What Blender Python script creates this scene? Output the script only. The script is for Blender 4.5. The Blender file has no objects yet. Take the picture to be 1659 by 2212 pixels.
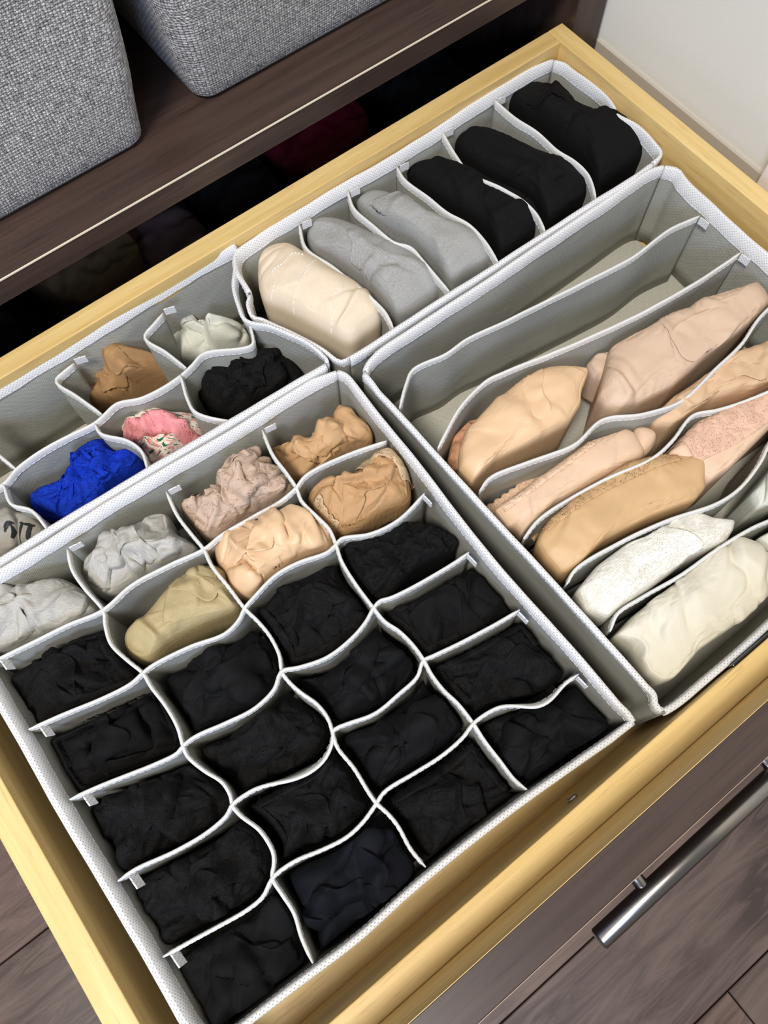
import bpy, bmesh, math, random
import numpy as np
from mathutils import Vector, Matrix
from mathutils.bvhtree import BVHTree
random.seed(7); RNG = np.random.RandomState(7)
sc = bpy.context.scene
col = sc.collection

# ---------------------------------------------------------------- camera (metres; z = 0 is the top of the drawer sides)
cam_d = bpy.data.cameras.new('camera'); cam = bpy.data.objects.new('camera', cam_d); col.objects.link(cam)
cam_d.sensor_fit = 'HORIZONTAL'; cam_d.sensor_width = 36.0; cam_d.lens = 1732.8 / 1659 * 36.0
cam_d.clip_start = 0.01; cam_d.clip_end = 50
R_ = ((0.79200886, -0.61038182, -0.01248986), (-0.57254856, -0.73550547, -0.3622428), (0.21192006, 0.29405056, -0.93200008))
m = Matrix.Identity(4)
for i in range(3):
    m[i][0] = R_[0][i]; m[i][1] = -R_[1][i]; m[i][2] = -R_[2][i]
m[2][3] = 0.525
cam.matrix_world = m
sc.camera = cam

# ---------------------------------------------------------------- world, lamps, exposure
sc.view_settings.view_transform = 'Standard'; sc.view_settings.look = 'None'
sc.view_settings.gamma = 1.0; sc.view_settings.use_curve_mapping = False
sc.view_settings.exposure = -0.38
w = bpy.data.worlds.new('world'); sc.world = w; w.use_nodes = True
w.node_tree.nodes['Background'].inputs[0].default_value = (0.95, 0.97, 1.0, 1)
w.node_tree.nodes['Background'].inputs[1].default_value = 0.36

def area(name, loc, target, size, power, colour):
    d = bpy.data.lights.new(name, 'AREA'); d.shape = 'DISK'; d.size = size; d.energy = power; d.color = colour
    o = bpy.data.objects.new(name, d); col.objects.link(o); o.location = loc
    o.rotation_euler = (Vector(target) - Vector(loc)).to_track_quat('-Z', 'Y').to_euler()
    return o
area('ceiling_lamp', (0.75, 0.34, 2.0), (0.2, 0.2, 0), 0.20, 34, (1.0, 0.96, 0.90))
area('overhead_fill', (-0.75, -0.30, 2.0), (0.2, 0.15, 0), 0.5, 60, (1.0, 0.96, 0.90))  # added fill from overhead, no lamp known there
area('cool_light_left', (-0.55, -0.55, 0.70), (-0.08, 0.38, 0.05), 0.35, 9, (0.50, 0.64, 1.0))  # bluish light from the left, its source not known

# ---------------------------------------------------------------- materials
class NT:
    def __init__(s, name, rough=0.8, spec=0.3):
        s.m = bpy.data.materials.new(name); s.m.use_nodes = True; s.t = s.m.node_tree
        s.b = s.t.nodes['Principled BSDF']; s.b.inputs['Roughness'].default_value = rough
        s.b.inputs['Specular IOR Level'].default_value = spec
    def n(s, typ, **kw):
        x = s.t.nodes.new(typ)
        for k, v in kw.items():
            if k[0] == '_': setattr(x, k[1:], v)
            else:
                key = int(k[1:]) if k[0] == 'i' and k[1:].isdigit() else k.replace('__', ' ')
                if isinstance(v, bpy.types.NodeSocket): s.t.links.new(v, x.inputs[key])
                else: x.inputs[key].default_value = v
        return x
    def l(s, a, b): s.t.links.new(a, b)
    def coord(s, kind='UV', scale=(1, 1, 1), rot=(0, 0, 0)):
        tc = s.n('ShaderNodeTexCoord'); mp = s.n('ShaderNodeMapping')
        s.l(tc.outputs[kind], mp.inputs['Vector']); mp.inputs['Scale'].default_value = scale; mp.inputs['Rotation'].default_value = rot
        return mp.outputs[0]
    def noise(s, vec, scale, detail=3, rough=0.55, dist=0.0):
        return s.n('ShaderNodeTexNoise', Vector=vec, Scale=scale, Detail=detail, Roughness=rough, Distortion=dist).outputs['Fac']
    def ramp(s, fac, stops, interp='LINEAR'):
        r = s.n('ShaderNodeValToRGB'); s.l(fac, r.inputs[0]); e = r.color_ramp.elements; r.color_ramp.interpolation = interp
        while len(e) < len(stops): e.new(0.5)
        for q, (p, c) in zip(e, stops):
            q.position = p; q.color = (*c, 1) if len(c) == 3 else c
        return r.outputs[0]
    def math(s, op, a, b=0.0, c=0.0):
        x = s.n('ShaderNodeMath', _operation=op)
        for i, v in enumerate((a, b, c)):
            if isinstance(v, bpy.types.NodeSocket): s.l(v, x.inputs[i])
            else: x.inputs[i].default_value = v
        return x.outputs[0]
    def mix(s, fac, a, b, mode='MIX'):
        x = s.n('ShaderNodeMixRGB', _blend_type=mode)
        for i, v in enumerate((fac, a, b)):
            if isinstance(v, bpy.types.NodeSocket): s.l(v, x.inputs[i])
            elif i == 0: x.inputs[0].default_value = v
            else: x.inputs[i].default_value = (*v, 1)
        return x.outputs[0]
    def bump(s, h, strength=0.3, dist=0.0005, prev=None):
        x = s.n('ShaderNodeBump', Height=h, Strength=strength, Distance=dist)
        if prev is not None: s.l(prev, x.inputs['Normal'])
        s.l(x.outputs[0], s.b.inputs['Normal']); return x.outputs[0]
    def col(s, c):
        if isinstance(c, bpy.types.NodeSocket): s.l(c, s.b.inputs['Base Color'])
        else: s.b.inputs['Base Color'].default_value = (*c, 1)
    def dots(s, vec, pitch, radius):
        """staggered round dots: 1 inside a dot, 0 outside"""
        sep = s.n('ShaderNodeSeparateXYZ', Vector=vec)
        fx = s.math('SUBTRACT', s.math('FRACT', s.math('DIVIDE', sep.outputs[0], pitch)), 0.5)
        fy = s.math('SUBTRACT', s.math('FRACT', s.math('DIVIDE', sep.outputs[1], pitch)), 0.5)
        d = s.math('SQRT', s.math('ADD', s.math('MULTIPLY', fx, fx), s.math('MULTIPLY', fy, fy)))
        return s.math('SUBTRACT', 1.0, s.n('ShaderNodeMapRange', Value=d, i1=radius * 0.7, i2=radius * 1.2).outputs[0])

def lin(r, g, b):
    f = lambda c: ((c / 255 + 0.055) / 1.055) ** 2.4 if c / 255 > 0.04045 else c / 255 / 12.92
    return (f(r), f(g), f(b))

def m_nonwoven(name, base, dot, pitch, rad, ds):
    t = NT(name, 0.75, 0.2)
    v = t.coord('UV', rot=(0, 0, math.radians(45)))
    d = t.dots(v, pitch, rad)
    n1 = t.noise(t.coord('UV', scale=(1, 1, 1)), 900, 3)
    c = t.mix(d, base, dot)
    c = t.mix(0.25, c, t.ramp(n1, [(0.3, (0.55, 0.55, 0.55)), (0.7, (1, 1, 1))]), 'MULTIPLY')
    t.col(c)
    h = t.math('SUBTRACT', t.math('MULTIPLY', n1, 0.25), t.math('MULTIPLY', d, 1.0))
    b1 = t.bump(h, ds, 0.0003)
    big = t.noise(t.coord('UV'), 28, 2, 0.5, 0.6)
    t.bump(big, 0.35, 0.004, b1)
    return t.m
M = {}
M['wall'] = m_nonwoven('nonwoven_grey', lin(176, 175, 165), lin(148, 147, 138), 0.0014, 0.30, 0.6)
M['bind'] = m_nonwoven('nonwoven_white', lin(232, 232, 232), lin(158, 155, 150), 0.0021, 0.17, 0.5)
M['bind_thin'] = m_nonwoven('nonwoven_tape', lin(230, 230, 226), lin(208, 206, 200), 0.0011, 0.30, 0.35)
M['floor_pad'] = m_nonwoven('nonwoven_base', lin(196, 192, 178), lin(176, 172, 158), 0.0014, 0.30, 0.4)
t = NT('white_thread', 0.5); t.col(lin(238, 238, 234)); M['thread'] = t.m
t = NT('tan_thread', 0.6); t.col(lin(226, 190, 140)); M['thread_tan'] = t.m

def m_wood(name, c1, c2, c3, axis, rough=0.5, fleck=0.5, scale=1.0, spec=0.4, bumpd=0.0002):
    """grain stretched along axis ('x','y','z') of the object's own coordinates"""
    t = NT(name, rough, spec)
    long, cross = 5 * scale, 130 * scale
    sx = {'x': (long, cross, cross), 'y': (cross, long, cross), 'z': (cross, cross, long)}[axis]
    n1 = t.noise(t.coord('Object', scale=sx), 1.0, 4, 0.6, 0.4)
    sx2 = tuple(a * 3.2 if a > 50 * scale else a * 5 for a in sx)
    n2 = t.noise(t.coord('Object', scale=sx2), 1.0, 3, 0.6)
    sx3 = tuple(a * 0.16 if a > 50 * scale else a * 0.5 for a in sx)
    n3 = t.noise(t.coord('Object', scale=sx3), 1.0, 2, 0.5, 0.8)
    c = t.mix(t.ramp(n1, [(0.35, (0, 0, 0)), (0.65, (1, 1, 1))]), c1, c2)
    c = t.mix(t.math('MULTIPLY', t.ramp(n3, [(0.4, (0, 0, 0)), (0.7, (1, 1, 1))]), 0.45), c, c3)
    c = t.mix(t.math('MULTIPLY', t.ramp(n2, [(0.58, (0, 0, 0)), (0.72, (1, 1, 1))]), fleck), c, c3)
    t.col(c)
    t.bump(n2, 0.3, bumpd)
    return t.m
B1, B2, B3 = lin(234, 204, 140), lin(218, 184, 116), lin(178, 140, 82)
for a in 'xyz': M['beech_' + a] = m_wood('beech_' + a, B1, B2, B3, a, 0.45, 0.5)
W1, W2, W3 = lin(76, 59, 51), lin(60, 46, 40), lin(36, 28, 25)
for a in 'xyz': M['wenge_' + a] = m_wood('wenge_' + a, W1, W2, W3, a, 0.38, 0.5)
t = NT('brown_edge', 0.4, 0.5); t.col(lin(150, 128, 108)); M['edge_b'] = t.m
t = NT('pale_edge', 0.3, 0.6); t.col(lin(226, 214, 190)); M['edge'] = t.m
t = NT('brushed_steel', 0.24); t.b.inputs['Metallic'].default_value = 1.0
t.col(lin(150, 144, 138)); n_ = t.noise(t.coord('Object', scale=(4, 900, 900)), 1, 2)
t.bump(n_, 0.08, 0.0002); M['steel'] = t.m
t = NT('zinc', 0.25); t.b.inputs['Metallic'].default_value = 1.0; t.col(lin(190, 190, 190)); M['zinc'] = t.m
t = NT('black_gloss', 0.15, 0.6); t.col(lin(14, 14, 16)); M['gloss'] = t.m
t = NT('wall_paint', 0.85, 0.15); n_ = t.noise(t.coord('Object'), 420, 3)
t.col(t.mix(t.noise(t.coord('Object'), 3, 2), lin(238, 237, 228), lin(233, 232, 223))); t.bump(n_, 0.15, 0.0006); M['paint'] = t.m
t = NT('skirting_paint', 0.6); t.col(lin(196, 188, 176)); M['skirting'] = t.m
t = NT('casing_paint', 0.5); t.col(lin(240, 232, 226)); M['casing'] = t.m

def m_floor(i, c1, c2, c3):
    t = NT('floor_plank_%s' % 'abcd'[i], 0.42, 0.35)
    n1 = t.noise(t.coord('Object', scale=(9, 60, 60)), 1.0, 5, 0.65, 1.2)
    n2 = t.noise(t.coord('Object', scale=(2.2, 9, 9)), 1.0, 3, 0.5, 1.0)
    c = t.mix(t.ramp(n1, [(0.40, (0, 0, 0)), (0.60, (1, 1, 1))]), c1, c2)
    c = t.mix(t.math('MULTIPLY', t.ramp(n2, [(0.4, (0, 0, 0)), (0.65, (1, 1, 1))]), 0.7), c, c3)
    t.col(c); t.bump(n1, 0.4, 0.0006); return t.m
M['planks'] = [m_floor(0, lin(104, 85, 75), lin(70, 55, 48), lin(126, 106, 96)),
               m_floor(1, lin(98, 82, 74), lin(64, 52, 47), lin(116, 98, 90)),
               m_floor(2, lin(112, 90, 80), lin(76, 58, 52), lin(136, 110, 100)),
               m_floor(3, lin(92, 76, 68), lin(60, 48, 44), lin(110, 92, 84))]

def m_basket(name, a, b, c):
    t = NT(name, 0.9, 0.15)
    vx = t.coord('UV', scale=(110, 640, 1)); vy = t.coord('UV', scale=(640, 110, 1))
    nx = t.noise(vx, 1, 3, 0.7); ny = t.noise(vy, 1, 3, 0.7)
    sep = t.n('ShaderNodeSeparateXYZ', Vector=t.coord('UV'))
    k = 2 * math.pi / 0.0044
    sx = t.math('SINE', t.math('MULTIPLY', sep.outputs[0], k)); sy = t.math('SINE', t.math('MULTIPLY', sep.outputs[1], k))
    chk = t.math('MULTIPLY', sx, sy)
    sel = t.n('ShaderNodeMapRange', Value=chk, i1=-0.25, i2=0.25).outputs[0]
    v = t.mix(sel, nx, ny)
    hole = t.math('LESS_THAN', t.math('ADD', t.math('ABSOLUTE', sx), t.math('ABSOLUTE', sy)), 0.55)
    cc = t.mix(t.math('MULTIPLY', hole, 0.75), t.ramp(v, [(0.30, a), (0.46, b), (0.66, c)]), tuple(x * 0.35 for x in a))
    t.col(cc)
    h = t.math('ADD', t.math('ABSOLUTE', t.mix(sel, sx, sy)), t.math('MULTIPLY', v, 1.6))
    t.bump(h, 0.9, 0.0011)
    return t.m
M['basket'] = m_basket('grey_woven', lin(78, 77, 77), lin(162, 161, 160), lin(228, 227, 225))

def m_cloth(name, c, rough=0.85, sheen=0.0, spec=0.2, weave=0.0012, mottle=None, satin=False, amount=0.25, wr=0.0):
    t = NT(name, rough, spec)
    v = t.coord('UV')
    n1 = t.noise(v, 1.0 / weave * 1.1, 2)
    base = c
    if mottle is not None:
        mm = t.noise(t.coord('UV', scale=(230, 1100, 1)), 1, 3, 0.7)
        base = t.mix(t.ramp(mm, [(0.35, (0, 0, 0)), (0.65, (1, 1, 1))]), c, mottle)
    cc = t.mix(amount, base, t.ramp(n1, [(0.3, (0.6, 0.6, 0.6)), (0.7, (1, 1, 1))]), 'MULTIPLY')
    t.col(cc)
    bb_ = t.bump(n1, 0.25, 0.0002)
    if wr:
        rn = t.n('ShaderNodeTexNoise', Vector=v, Scale=60, Detail=2, Roughness=0.4, Distortion=0.3); rd = t.math('ABSOLUTE', t.math('SUBTRACT', rn.outputs['Fac'], 0.5))
        t.bump(t.math('SUBTRACT', 1.0, t.math('POWER', t.math('MULTIPLY', rd, 4.0), 0.7)), wr * 0.5, 0.0012, bb_)
    if sheen: t.b.inputs['Sheen Weight'].default_value = sheen; t.b.inputs['Sheen Roughness'].default_value = 0.5
    return t.m

def m_lace(name, c, hole, scale=1.0, cover=0.45, rough=0.85, spec=0.2):
    """net ground with floral islands of closed stitches"""
    t = NT(name, rough, spec)
    v = t.coord('UV')
    vo = t.n('ShaderNodeTexVoronoi', Vector=v, Scale=720 * scale); vo.feature = 'DISTANCE_TO_EDGE'
    net = t.n('ShaderNodeMapRange', Value=vo.outputs['Distance'], i1=0.10, i2=0.28).outputs[0]
    fl = t.noise(v, 95 * scale, 3, 0.6, 1.5)
    flr = t.ramp(fl, [(cover, (0, 0, 0)), (cover + 0.05, (1, 1, 1))])
    holes = t.math('MULTIPLY', net, t.math('SUBTRACT', 1.0, flr))
    edge = t.ramp(fl, [(cover - 0.03, (0, 0, 0)), (cover + 0.01, (1, 1, 1)), (cover + 0.05, (0, 0, 0))])
    cc = t.mix(holes, c, hole)
    cc = t.mix(t.math('MULTIPLY', edge, 0.35), cc, tuple(min(1, x * 1.25) for x in c))
    t.col(cc)
    h = t.math('ADD', t.math('SUBTRACT', flr, holes), t.math('MULTIPLY', t.noise(v, 1400, 2), 0.5))
    t.bump(h, 0.5, 0.0005)
    return t.m
BK = lin(18, 17, 17)
M['black'] = m_cloth('black_jersey', BK, 0.85, 0.0, 0.15, wr=0.5)
M['black_b'] = m_cloth('black_cotton', lin(16, 16, 17), 0.8, 0.0, 0.16, wr=0.5)
M['navy'] = m_cloth('navy_black', lin(14, 16, 22), 0.8, 0.0, 0.16)
M['black_lace'] = m_lace('black_lace', lin(23, 22, 22), lin(6, 6, 6), 1.3, 0.5, 0.85, 0.14)
M['heather'] = m_cloth('heather_grey', lin(196, 192, 184), mottle=lin(170, 168, 160), weave=0.002, wr=0.4)
M['heather_dark'] = m_cloth('heather_mid_grey', lin(176, 175, 170), mottle=lin(146, 146, 143), weave=0.002)
M['taupe_lace'] = m_lace('taupe_lace', lin(196, 172, 152), lin(120, 96, 80), 1.1, 0.42)
M['tan'] = m_cloth('tan_cloth', lin(206, 166, 122), 0.7, wr=0.5)
M['tan_dark'] = m_cloth('tan_dark_cloth', lin(172, 134, 92), 0.75, wr=0.4)
M['khaki'] = m_cloth('khaki_cloth', lin(182, 164, 122), 0.65, 0.0, 0.3, wr=0.35)
M['peach'] = m_cloth('peach_satin', lin(226, 190, 150), 0.46, 0.0, 0.45, amount=0.1, wr=0.15)
M['brown'] = m_cloth('light_brown_cloth', lin(192, 152, 108), 0.6, wr=0.6)
M['brown_lace'] = m_lace('beige_lace', lin(208, 180, 144), lin(140, 108, 76), 1.2, 0.45)
M['white_cloth'] = m_cloth('white_cloth', lin(222, 222, 208), 0.7, wr=0.35)
M['ivory'] = m_cloth('ivory_cloth', lin(222, 216, 196), 0.65, 0.0, 0.25, amount=0.1, wr=0.25)
M['white_lace'] = m_lace('white_lace', lin(240, 236, 224), lin(196, 190, 174), 1.3, 0.5)
M['pink_lace'] = m_lace('pink_lace', lin(232, 150, 150), lin(190, 104, 104), 1.2, 0.45)
M['blue_lace'] = m_lace('blue_lace', lin(20, 56, 178), lin(8, 26, 110), 1.2, 0.5, 0.8, 0.15)
M['cream'] = m_cloth('cream_cotton', lin(232, 214, 188), 0.9, weave=0.0025, amount=0.18)
M['dusty'] = m_cloth('dusty_pink_cloth', lin(212, 184, 158), 0.5, 0.0, 0.35, amount=0.08, wr=0.25)
M['beige'] = m_cloth('beige_cloth', lin(216, 182, 146), 0.55, 0.0, 0.35, amount=0.08, wr=0.3)
M['blush'] = m_cloth('blush_cloth', lin(226, 194, 164), 0.6, amount=0.1)
M['blush_lace'] = m_lace('blush_lace', lin(230, 198, 168), lin(184, 144, 118), 1.3, 0.50)
M['rose_lace'] = m_lace('rose_lace', lin(224, 186, 160), lin(186, 142, 120), 1.3, 0.50)
M['rust_lace'] = m_lace('rust_lace', lin(204, 152, 118), lin(150, 100, 72), 1.0, 0.46)
M['tan_satin'] = m_cloth('tan_satin', lin(206, 170, 124), 0.5, 0.0, 0.4, amount=0.06)
M['tan_lace'] = m_lace('tan_lace', lin(200, 164, 120), lin(130, 94, 62), 1.3, 0.5)
M['grey_tee'] = m_cloth('grey_jersey', lin(168, 162, 150), 0.7, mottle=lin(156, 150, 140))
M['maroon'] = m_cloth('maroon_cloth', lin(84, 8, 26), 0.8)
M['plum'] = m_cloth('plum_cloth', lin(84, 44, 56), 0.8)
M['mauve'] = m_cloth('mauve_cloth', lin(104, 86, 88), 0.8)
M['umber'] = m_cloth('umber_cloth', lin(84, 68, 46), 0.8)
M['slate'] = m_cloth('slate_cloth', lin(34, 37, 42), 0.8, mottle=lin(20, 22, 25))
t = NT('floral_print', 0.7, 0.2); v_ = t.coord('UV', scale=(1, 2.6, 1), rot=(0, 0, 0.5))
f1 = t.ramp(t.noise(v_, 130, 2, 0.5), [(0.56, (0, 0, 0)), (0.58, (1, 1, 1))]); f2 = t.ramp(t.noise(t.coord('UV', scale=(1, 2.6, 1), rot=(0, 0, 0.8)), 110, 2, 0.5), [(0.60, (0, 0, 0)), (0.62, (1, 1, 1))])
t.col(t.mix(f2, t.mix(f1, lin(240, 226, 212), lin(230, 150, 146)), lin(20, 104, 78))); M['floral'] = t.m
t = NT('black_ink', 0.5); t.col(lin(40, 42, 42)); M['ink'] = t.m

# ---------------------------------------------------------------- object helpers
def tag(o, label=None, cat=None, group=None, kind=None):
    if label: o['label'] = label
    if cat: o['category'] = cat
    if group: o['group'] = group
    if kind: o['kind'] = kind
    return o
def empty(name, loc=(0, 0, 0), **kw):
    o = bpy.data.objects.new(name, None); col.objects.link(o); o.location = loc; o.empty_display_size = 0.02
    return tag(o, **kw)
def mesh_obj(name, verts, faces, mats, parent=None, smooth=True, uvs=None, loc=None):
    """verts in world metres; the object's origin is put at loc (default: the centre of its base)"""
    v = np.asarray(verts, float)
    if loc is None: loc = ((v[:, 0].min() + v[:, 0].max()) / 2, (v[:, 1].min() + v[:, 1].max()) / 2, v[:, 2].min())
    me = bpy.data.meshes.new(name)
    me.from_pydata((v - np.array(loc)).tolist(), [], [tuple(int(i) for i in f) for f in faces])
    me.materials.append(mats)
    if uvs is not None:
        ul = me.uv_layers.new(name='UVMap')
        idx = np.empty(len(me.loops), int); me.loops.foreach_get('vertex_index', idx)
        ul.data.foreach_set('uv', np.asarray(uvs, float)[idx].ravel())
    if smooth: me.polygons.foreach_set('use_smooth', [True] * len(me.polygons))
    me.update()
    o = bpy.data.objects.new(name, me); col.objects.link(o)
    o.location = loc
    if parent is not None:
        o.parent = parent; o.location = Vector(loc) - PLOC[parent.name]
    PLOC[o.name] = Vector(loc)
    return o
PLOC = {}
def root(name, loc, **kw):
    o = empty(name, loc, **kw); PLOC[o.name] = Vector(loc); return o
def box(name, x0, x1, y0, y1, z0, z1, mat, parent=None, bev=0.0008):
    bm = bmesh.new(); bmesh.ops.create_cube(bm, size=1)
    for v in bm.verts: v.co = Vector(((x0 + x1) / 2 + v.co.x * (x1 - x0), (y0 + y1) / 2 + v.co.y * (y1 - y0), (z0 + z1) / 2 + v.co.z * (z1 - z0)))
    if bev: bmesh.ops.bevel(bm, geom=list(bm.edges), offset=bev, segments=2, affect='EDGES', profile=0.5)
    bm.verts.index_update()
    vs = [tuple(v.co) for v in bm.verts]; fs = [[v.index for v in f.verts] for f in bm.faces]; bm.free()
    return mesh_obj(name, vs, fs, mat, parent, smooth=False)

def densify(pts, closed=False, step=0.003):
    """Catmull-Rom through pts (mm pairs) -> evenly spaced points in metres"""
    P = [np.array(p, float) / 1000 for p in pts]; n = len(P); out = []
    segs = n if closed else n - 1
    for i in range(segs):
        if closed: a, b, c, d = P[(i - 1) % n], P[i], P[(i + 1) % n], P[(i + 2) % n]
        else: a, b, c, d = P[max(i - 1, 0)], P[i], P[i + 1], P[min(i + 2, n - 1)]
        ta, tb, tc, td = 0, 0, 0, 0
        ta = 0; tb = ta + max(np.linalg.norm(b - a), 1e-5) ** 0.5; tc = tb + max(np.linalg.norm(c - b), 1e-5) ** 0.5; td = tc + max(np.linalg.norm(d - c), 1e-5) ** 0.5
        for k in range(8):
            t_ = tb + (tc - tb) * k / 8
            if tb - ta < 0.01: a1 = b
            else: a1 = (tb - t_) / (tb - ta) * a + (t_ - ta) / (tb - ta) * b
            a2 = (tc - t_) / (tc - tb) * b + (t_ - tb) / (tc - tb) * c
            a3 = c if td - tc < 0.01 else (td - t_) / (td - tc) * c + (t_ - tc) / (td - tc) * d
            b1 = (tc - t_) / (tc - ta) * a1 + (t_ - ta) / (tc - ta) * a2 if tb > ta + 0.005 else a2
            b2 = (td - t_) / (td - tb) * a2 + (t_ - tb) / (td - tb) * a3
            out.append((tc - t_) / (tc - tb) * b1 + (t_ - tb) / (tc - tb) * b2)
    if not closed: out.append(P[-1])
    out = np.array(out)
    if closed: out = np.vstack([out, out[:1]])
    s = np.r_[0, np.cumsum(np.linalg.norm(np.diff(out, axis=0), axis=1))]
    k = max(2, int(round(s[-1] / step)) + 1); q = np.linspace(0, s[-1], k)
    r = np.c_[np.interp(q, s, out[:, 0]), np.interp(q, s, out[:, 1])]
    return r[:-1] if closed else r
def normals2(C, closed):
    if closed: T = np.roll(C, -1, 0) - np.roll(C, 1, 0)
    else: T = np.gradient(C, axis=0)
    T /= np.maximum(np.linalg.norm(T, axis=1), 1e-9)[:, None]
    return np.c_[-T[:, 1], T[:, 0]]
def sweep(name, C, prof, mat, parent, closed=False, smooth=True, zoff=None):
    """prof(i, s) -> list of (offset along the plan normal, z); closed loop section"""
    N = normals2(C, closed); n = len(C)
    s = np.r_[0, np.cumsum(np.linalg.norm(np.diff(C, axis=0), axis=1))]
    V = []; U = []; k = None
    rows = n + 1 if closed else n
    for i in range(rows):
        j = i % n
        si = s[j] if i < n else s[-1] + np.linalg.norm(C[0] - C[-1])
        pr = prof(j, s[j]); k = len(pr); acc = 0
        for a in range(k + 1):
            o, z = pr[a % k]
            if a: acc += math.hypot(pr[a % k][0] - pr[a - 1][0], pr[a % k][1] - pr[a - 1][1])
            V.append((C[j][0] + N[j][0] * o, C[j][1] + N[j][1] * o, z)); U.append((si, acc))
    kk = k + 1
    F = [(i * kk + a, i * kk + a + 1, (i + 1) * kk + a + 1, (i + 1) * kk + a) for i in range(rows - 1) for a in range(k)]
    if not closed:
        F.append(tuple(range(k - 1, -1, -1))); F.append(tuple((rows - 1) * kk + a for a in range(k)))
    return mesh_obj(name, V, F, mat, parent, smooth, U)

def wob(s, seed, amp, freq=18.0):
    return amp * (math.sin(s * freq * 2.1 + seed * 1.7) * 0.6 + math.sin(s * freq * 4.7 + seed * 3.1) * 0.3 + math.sin(s * freq * 11.3 + seed) * 0.15)
ZR, ZF = -0.012, -0.104
def fabric_wall(parent, pts, ztop, name='divider', thick=0.0011, bh=0.0065, bt=0.0024, closed=False, seed=0, lean=None, taper=True, stitch=True, side=0, straight=0.0):
    """a stiffened fabric panel standing on the organiser's floor, its top edge bound in a folded white tape and stitched"""
    C = densify(pts, closed)
    n = len(C)
    s = np.r_[0, np.cumsum(np.linalg.norm(np.diff(C, axis=0), axis=1))]
    chord = C[0] + (C[-1] - C[0]) * (s / s[-1])[:, None] if not closed else C
    N = normals2(C, closed)
    zt = [ztop + wob(x, seed, 0.0009) for x in s]
    levels = [0.0, 0.08, 0.3, 0.55, 0.8, 1.0]
    def shift(i, f):   # f = 0 top .. 1 bottom : panels bulge less at the foot
        d = (chord[i] - C[i]) @ N[i] * straight * f
        e = 0.0 if closed else min(1.0, s[i] / 0.02, (s[-1] - s[i]) / 0.02)
        return d + 0.0018 * math.sin(f * math.pi) * math.sin(s[i] * 37 + seed * 2.3) * (e if not closed else 0.5)
    def ln(i):
        return lean(s[i] / s[-1]) if lean else 0.0
    def pw(i, x):
        zs = [zt[i] - 0.001 - (zt[i] - 0.001 - ZF) * f for f in levels]
        dz = lambda z: math.tan(ln(i)) * max(0.0, z - (zt[i] - 0.016))
        L = [(-thick / 2 + shift(i, f) + dz(z), z) for f, z in zip(levels, zs)]
        Rr = [(thick / 2 + shift(i, f) + dz(z), z) for f, z in zip(levels, zs)]
        return L + Rr[::-1]
    w_ = sweep(name, C, pw, M['wall'], parent, closed)
    def pb(i, x):
        z1 = zt[i]; z0 = z1 - bh + wob(x, seed + 5, 0.0005, 60); th = bt / 2
        if taper and not closed:
            e = min(1.0, s[i] / 0.006, (s[-1] - s[i]) / 0.006); th = th * (0.45 + 0.55 * e)
        a = ln(i); L = []
        for o, z in [(-th * 0.8, z0), (-th, z0 + 0.001), (-th, z1 - 0.0012), (-th * 0.6, z1 - 0.0003), (0, z1), (th * 0.6, z1 - 0.0003), (th, z1 - 0.0012), (th, z0 + 0.001), (th * 0.8, z0)]:
            dz = z - (z1 - 0.016)
            L.append((o * math.cos(a) + math.tan(a) * dz + (shift(i, 0.06)), z if a == 0 else z - o * math.sin(a)))
        return L
    b_ = sweep('binding', C, pb, M['bind' if bt > 0.0029 else 'bind_thin'], w_ if name == 'divider' else parent, closed)
    if stitch:
        V = []; F = []; x = 0.003; k = 0
        while x < s[-1] - 0.005 and k < 400:
            for sd in ((-1, 1) if side == 0 else (side,)):
                row = []
                for xx in (x, x + 0.0032):
                    i = int(np.searchsorted(s, xx)); i = min(max(i, 1), n - 1); f = (xx - s[i - 1]) / max(s[i] - s[i - 1], 1e-9)
                    c = C[i - 1] * (1 - f) + C[i] * f; nn = N[i]
                    z = zt[i] - bh + 0.0016 + wob(xx, seed + 5, 0.0004, 60)
                    o = (bt / 2 - 0.00005) * sd + math.tan(ln(i)) * (z - (zt[i] - 0.016)) + shift(i, 0.06)
                    for dz, do in ((-0.0003, 0), (0, 0.00022 * sd), (0.0003, 0)):
                        row.append((c[0] + nn[0] * (o + do), c[1] + nn[1] * (o + do), z + dz))
                b0 = len(V); V += row
                F += [(b0, b0 + 1, b0 + 4, b0 + 3), (b0 + 1, b0 + 2, b0 + 5, b0 + 4)]
            x += 0.0046; k += 1
        st = mesh_obj('stitching', V, F, M['thread'], w_ if name == 'divider' else parent, False)
        tag(st, kind='stuff')
    return w_, C

def tabs(parent, spots):
    """small folded white fabric tabs that hold a divider end to the wall: (x, y, ztop, direction x, direction y)"""
    for x, y, z, dx, dy, *tl in spots:
        tl = tl or (0, 0)
        x, y = x / 1000, y / 1000; d = np.array([dx, dy], float); d /= np.linalg.norm(d); nn = np.array([-d[1], d[0]])
        V = []
        for a, h in ((0, 0), (0.0045, 0.0), (0.009, -0.0006)):
            for zz in (0, -0.0075):
                for t_ in (0.0, 0.0009):
                    p = np.array([x, y]) + d * a + nn * (t_ + 0.0003 * a / 0.009); V.append((p[0] - zz * tl[0], p[1] - zz * tl[1], z + zz + h))
        F = []
        for k in (0, 4):
            F += [(k, k + 4, k + 6, k + 2), (k + 1, k + 3, k + 7, k + 5), (k, k + 1, k + 5, k + 4), (k + 2, k + 6, k + 7, k + 3)]
        F += [(0, 2, 3, 1), (8, 9, 11, 10)]
        mesh_obj('tab', V, F, M['bind'], parent, False, [(v[0] + v[1], v[2]) for v in V])

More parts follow.
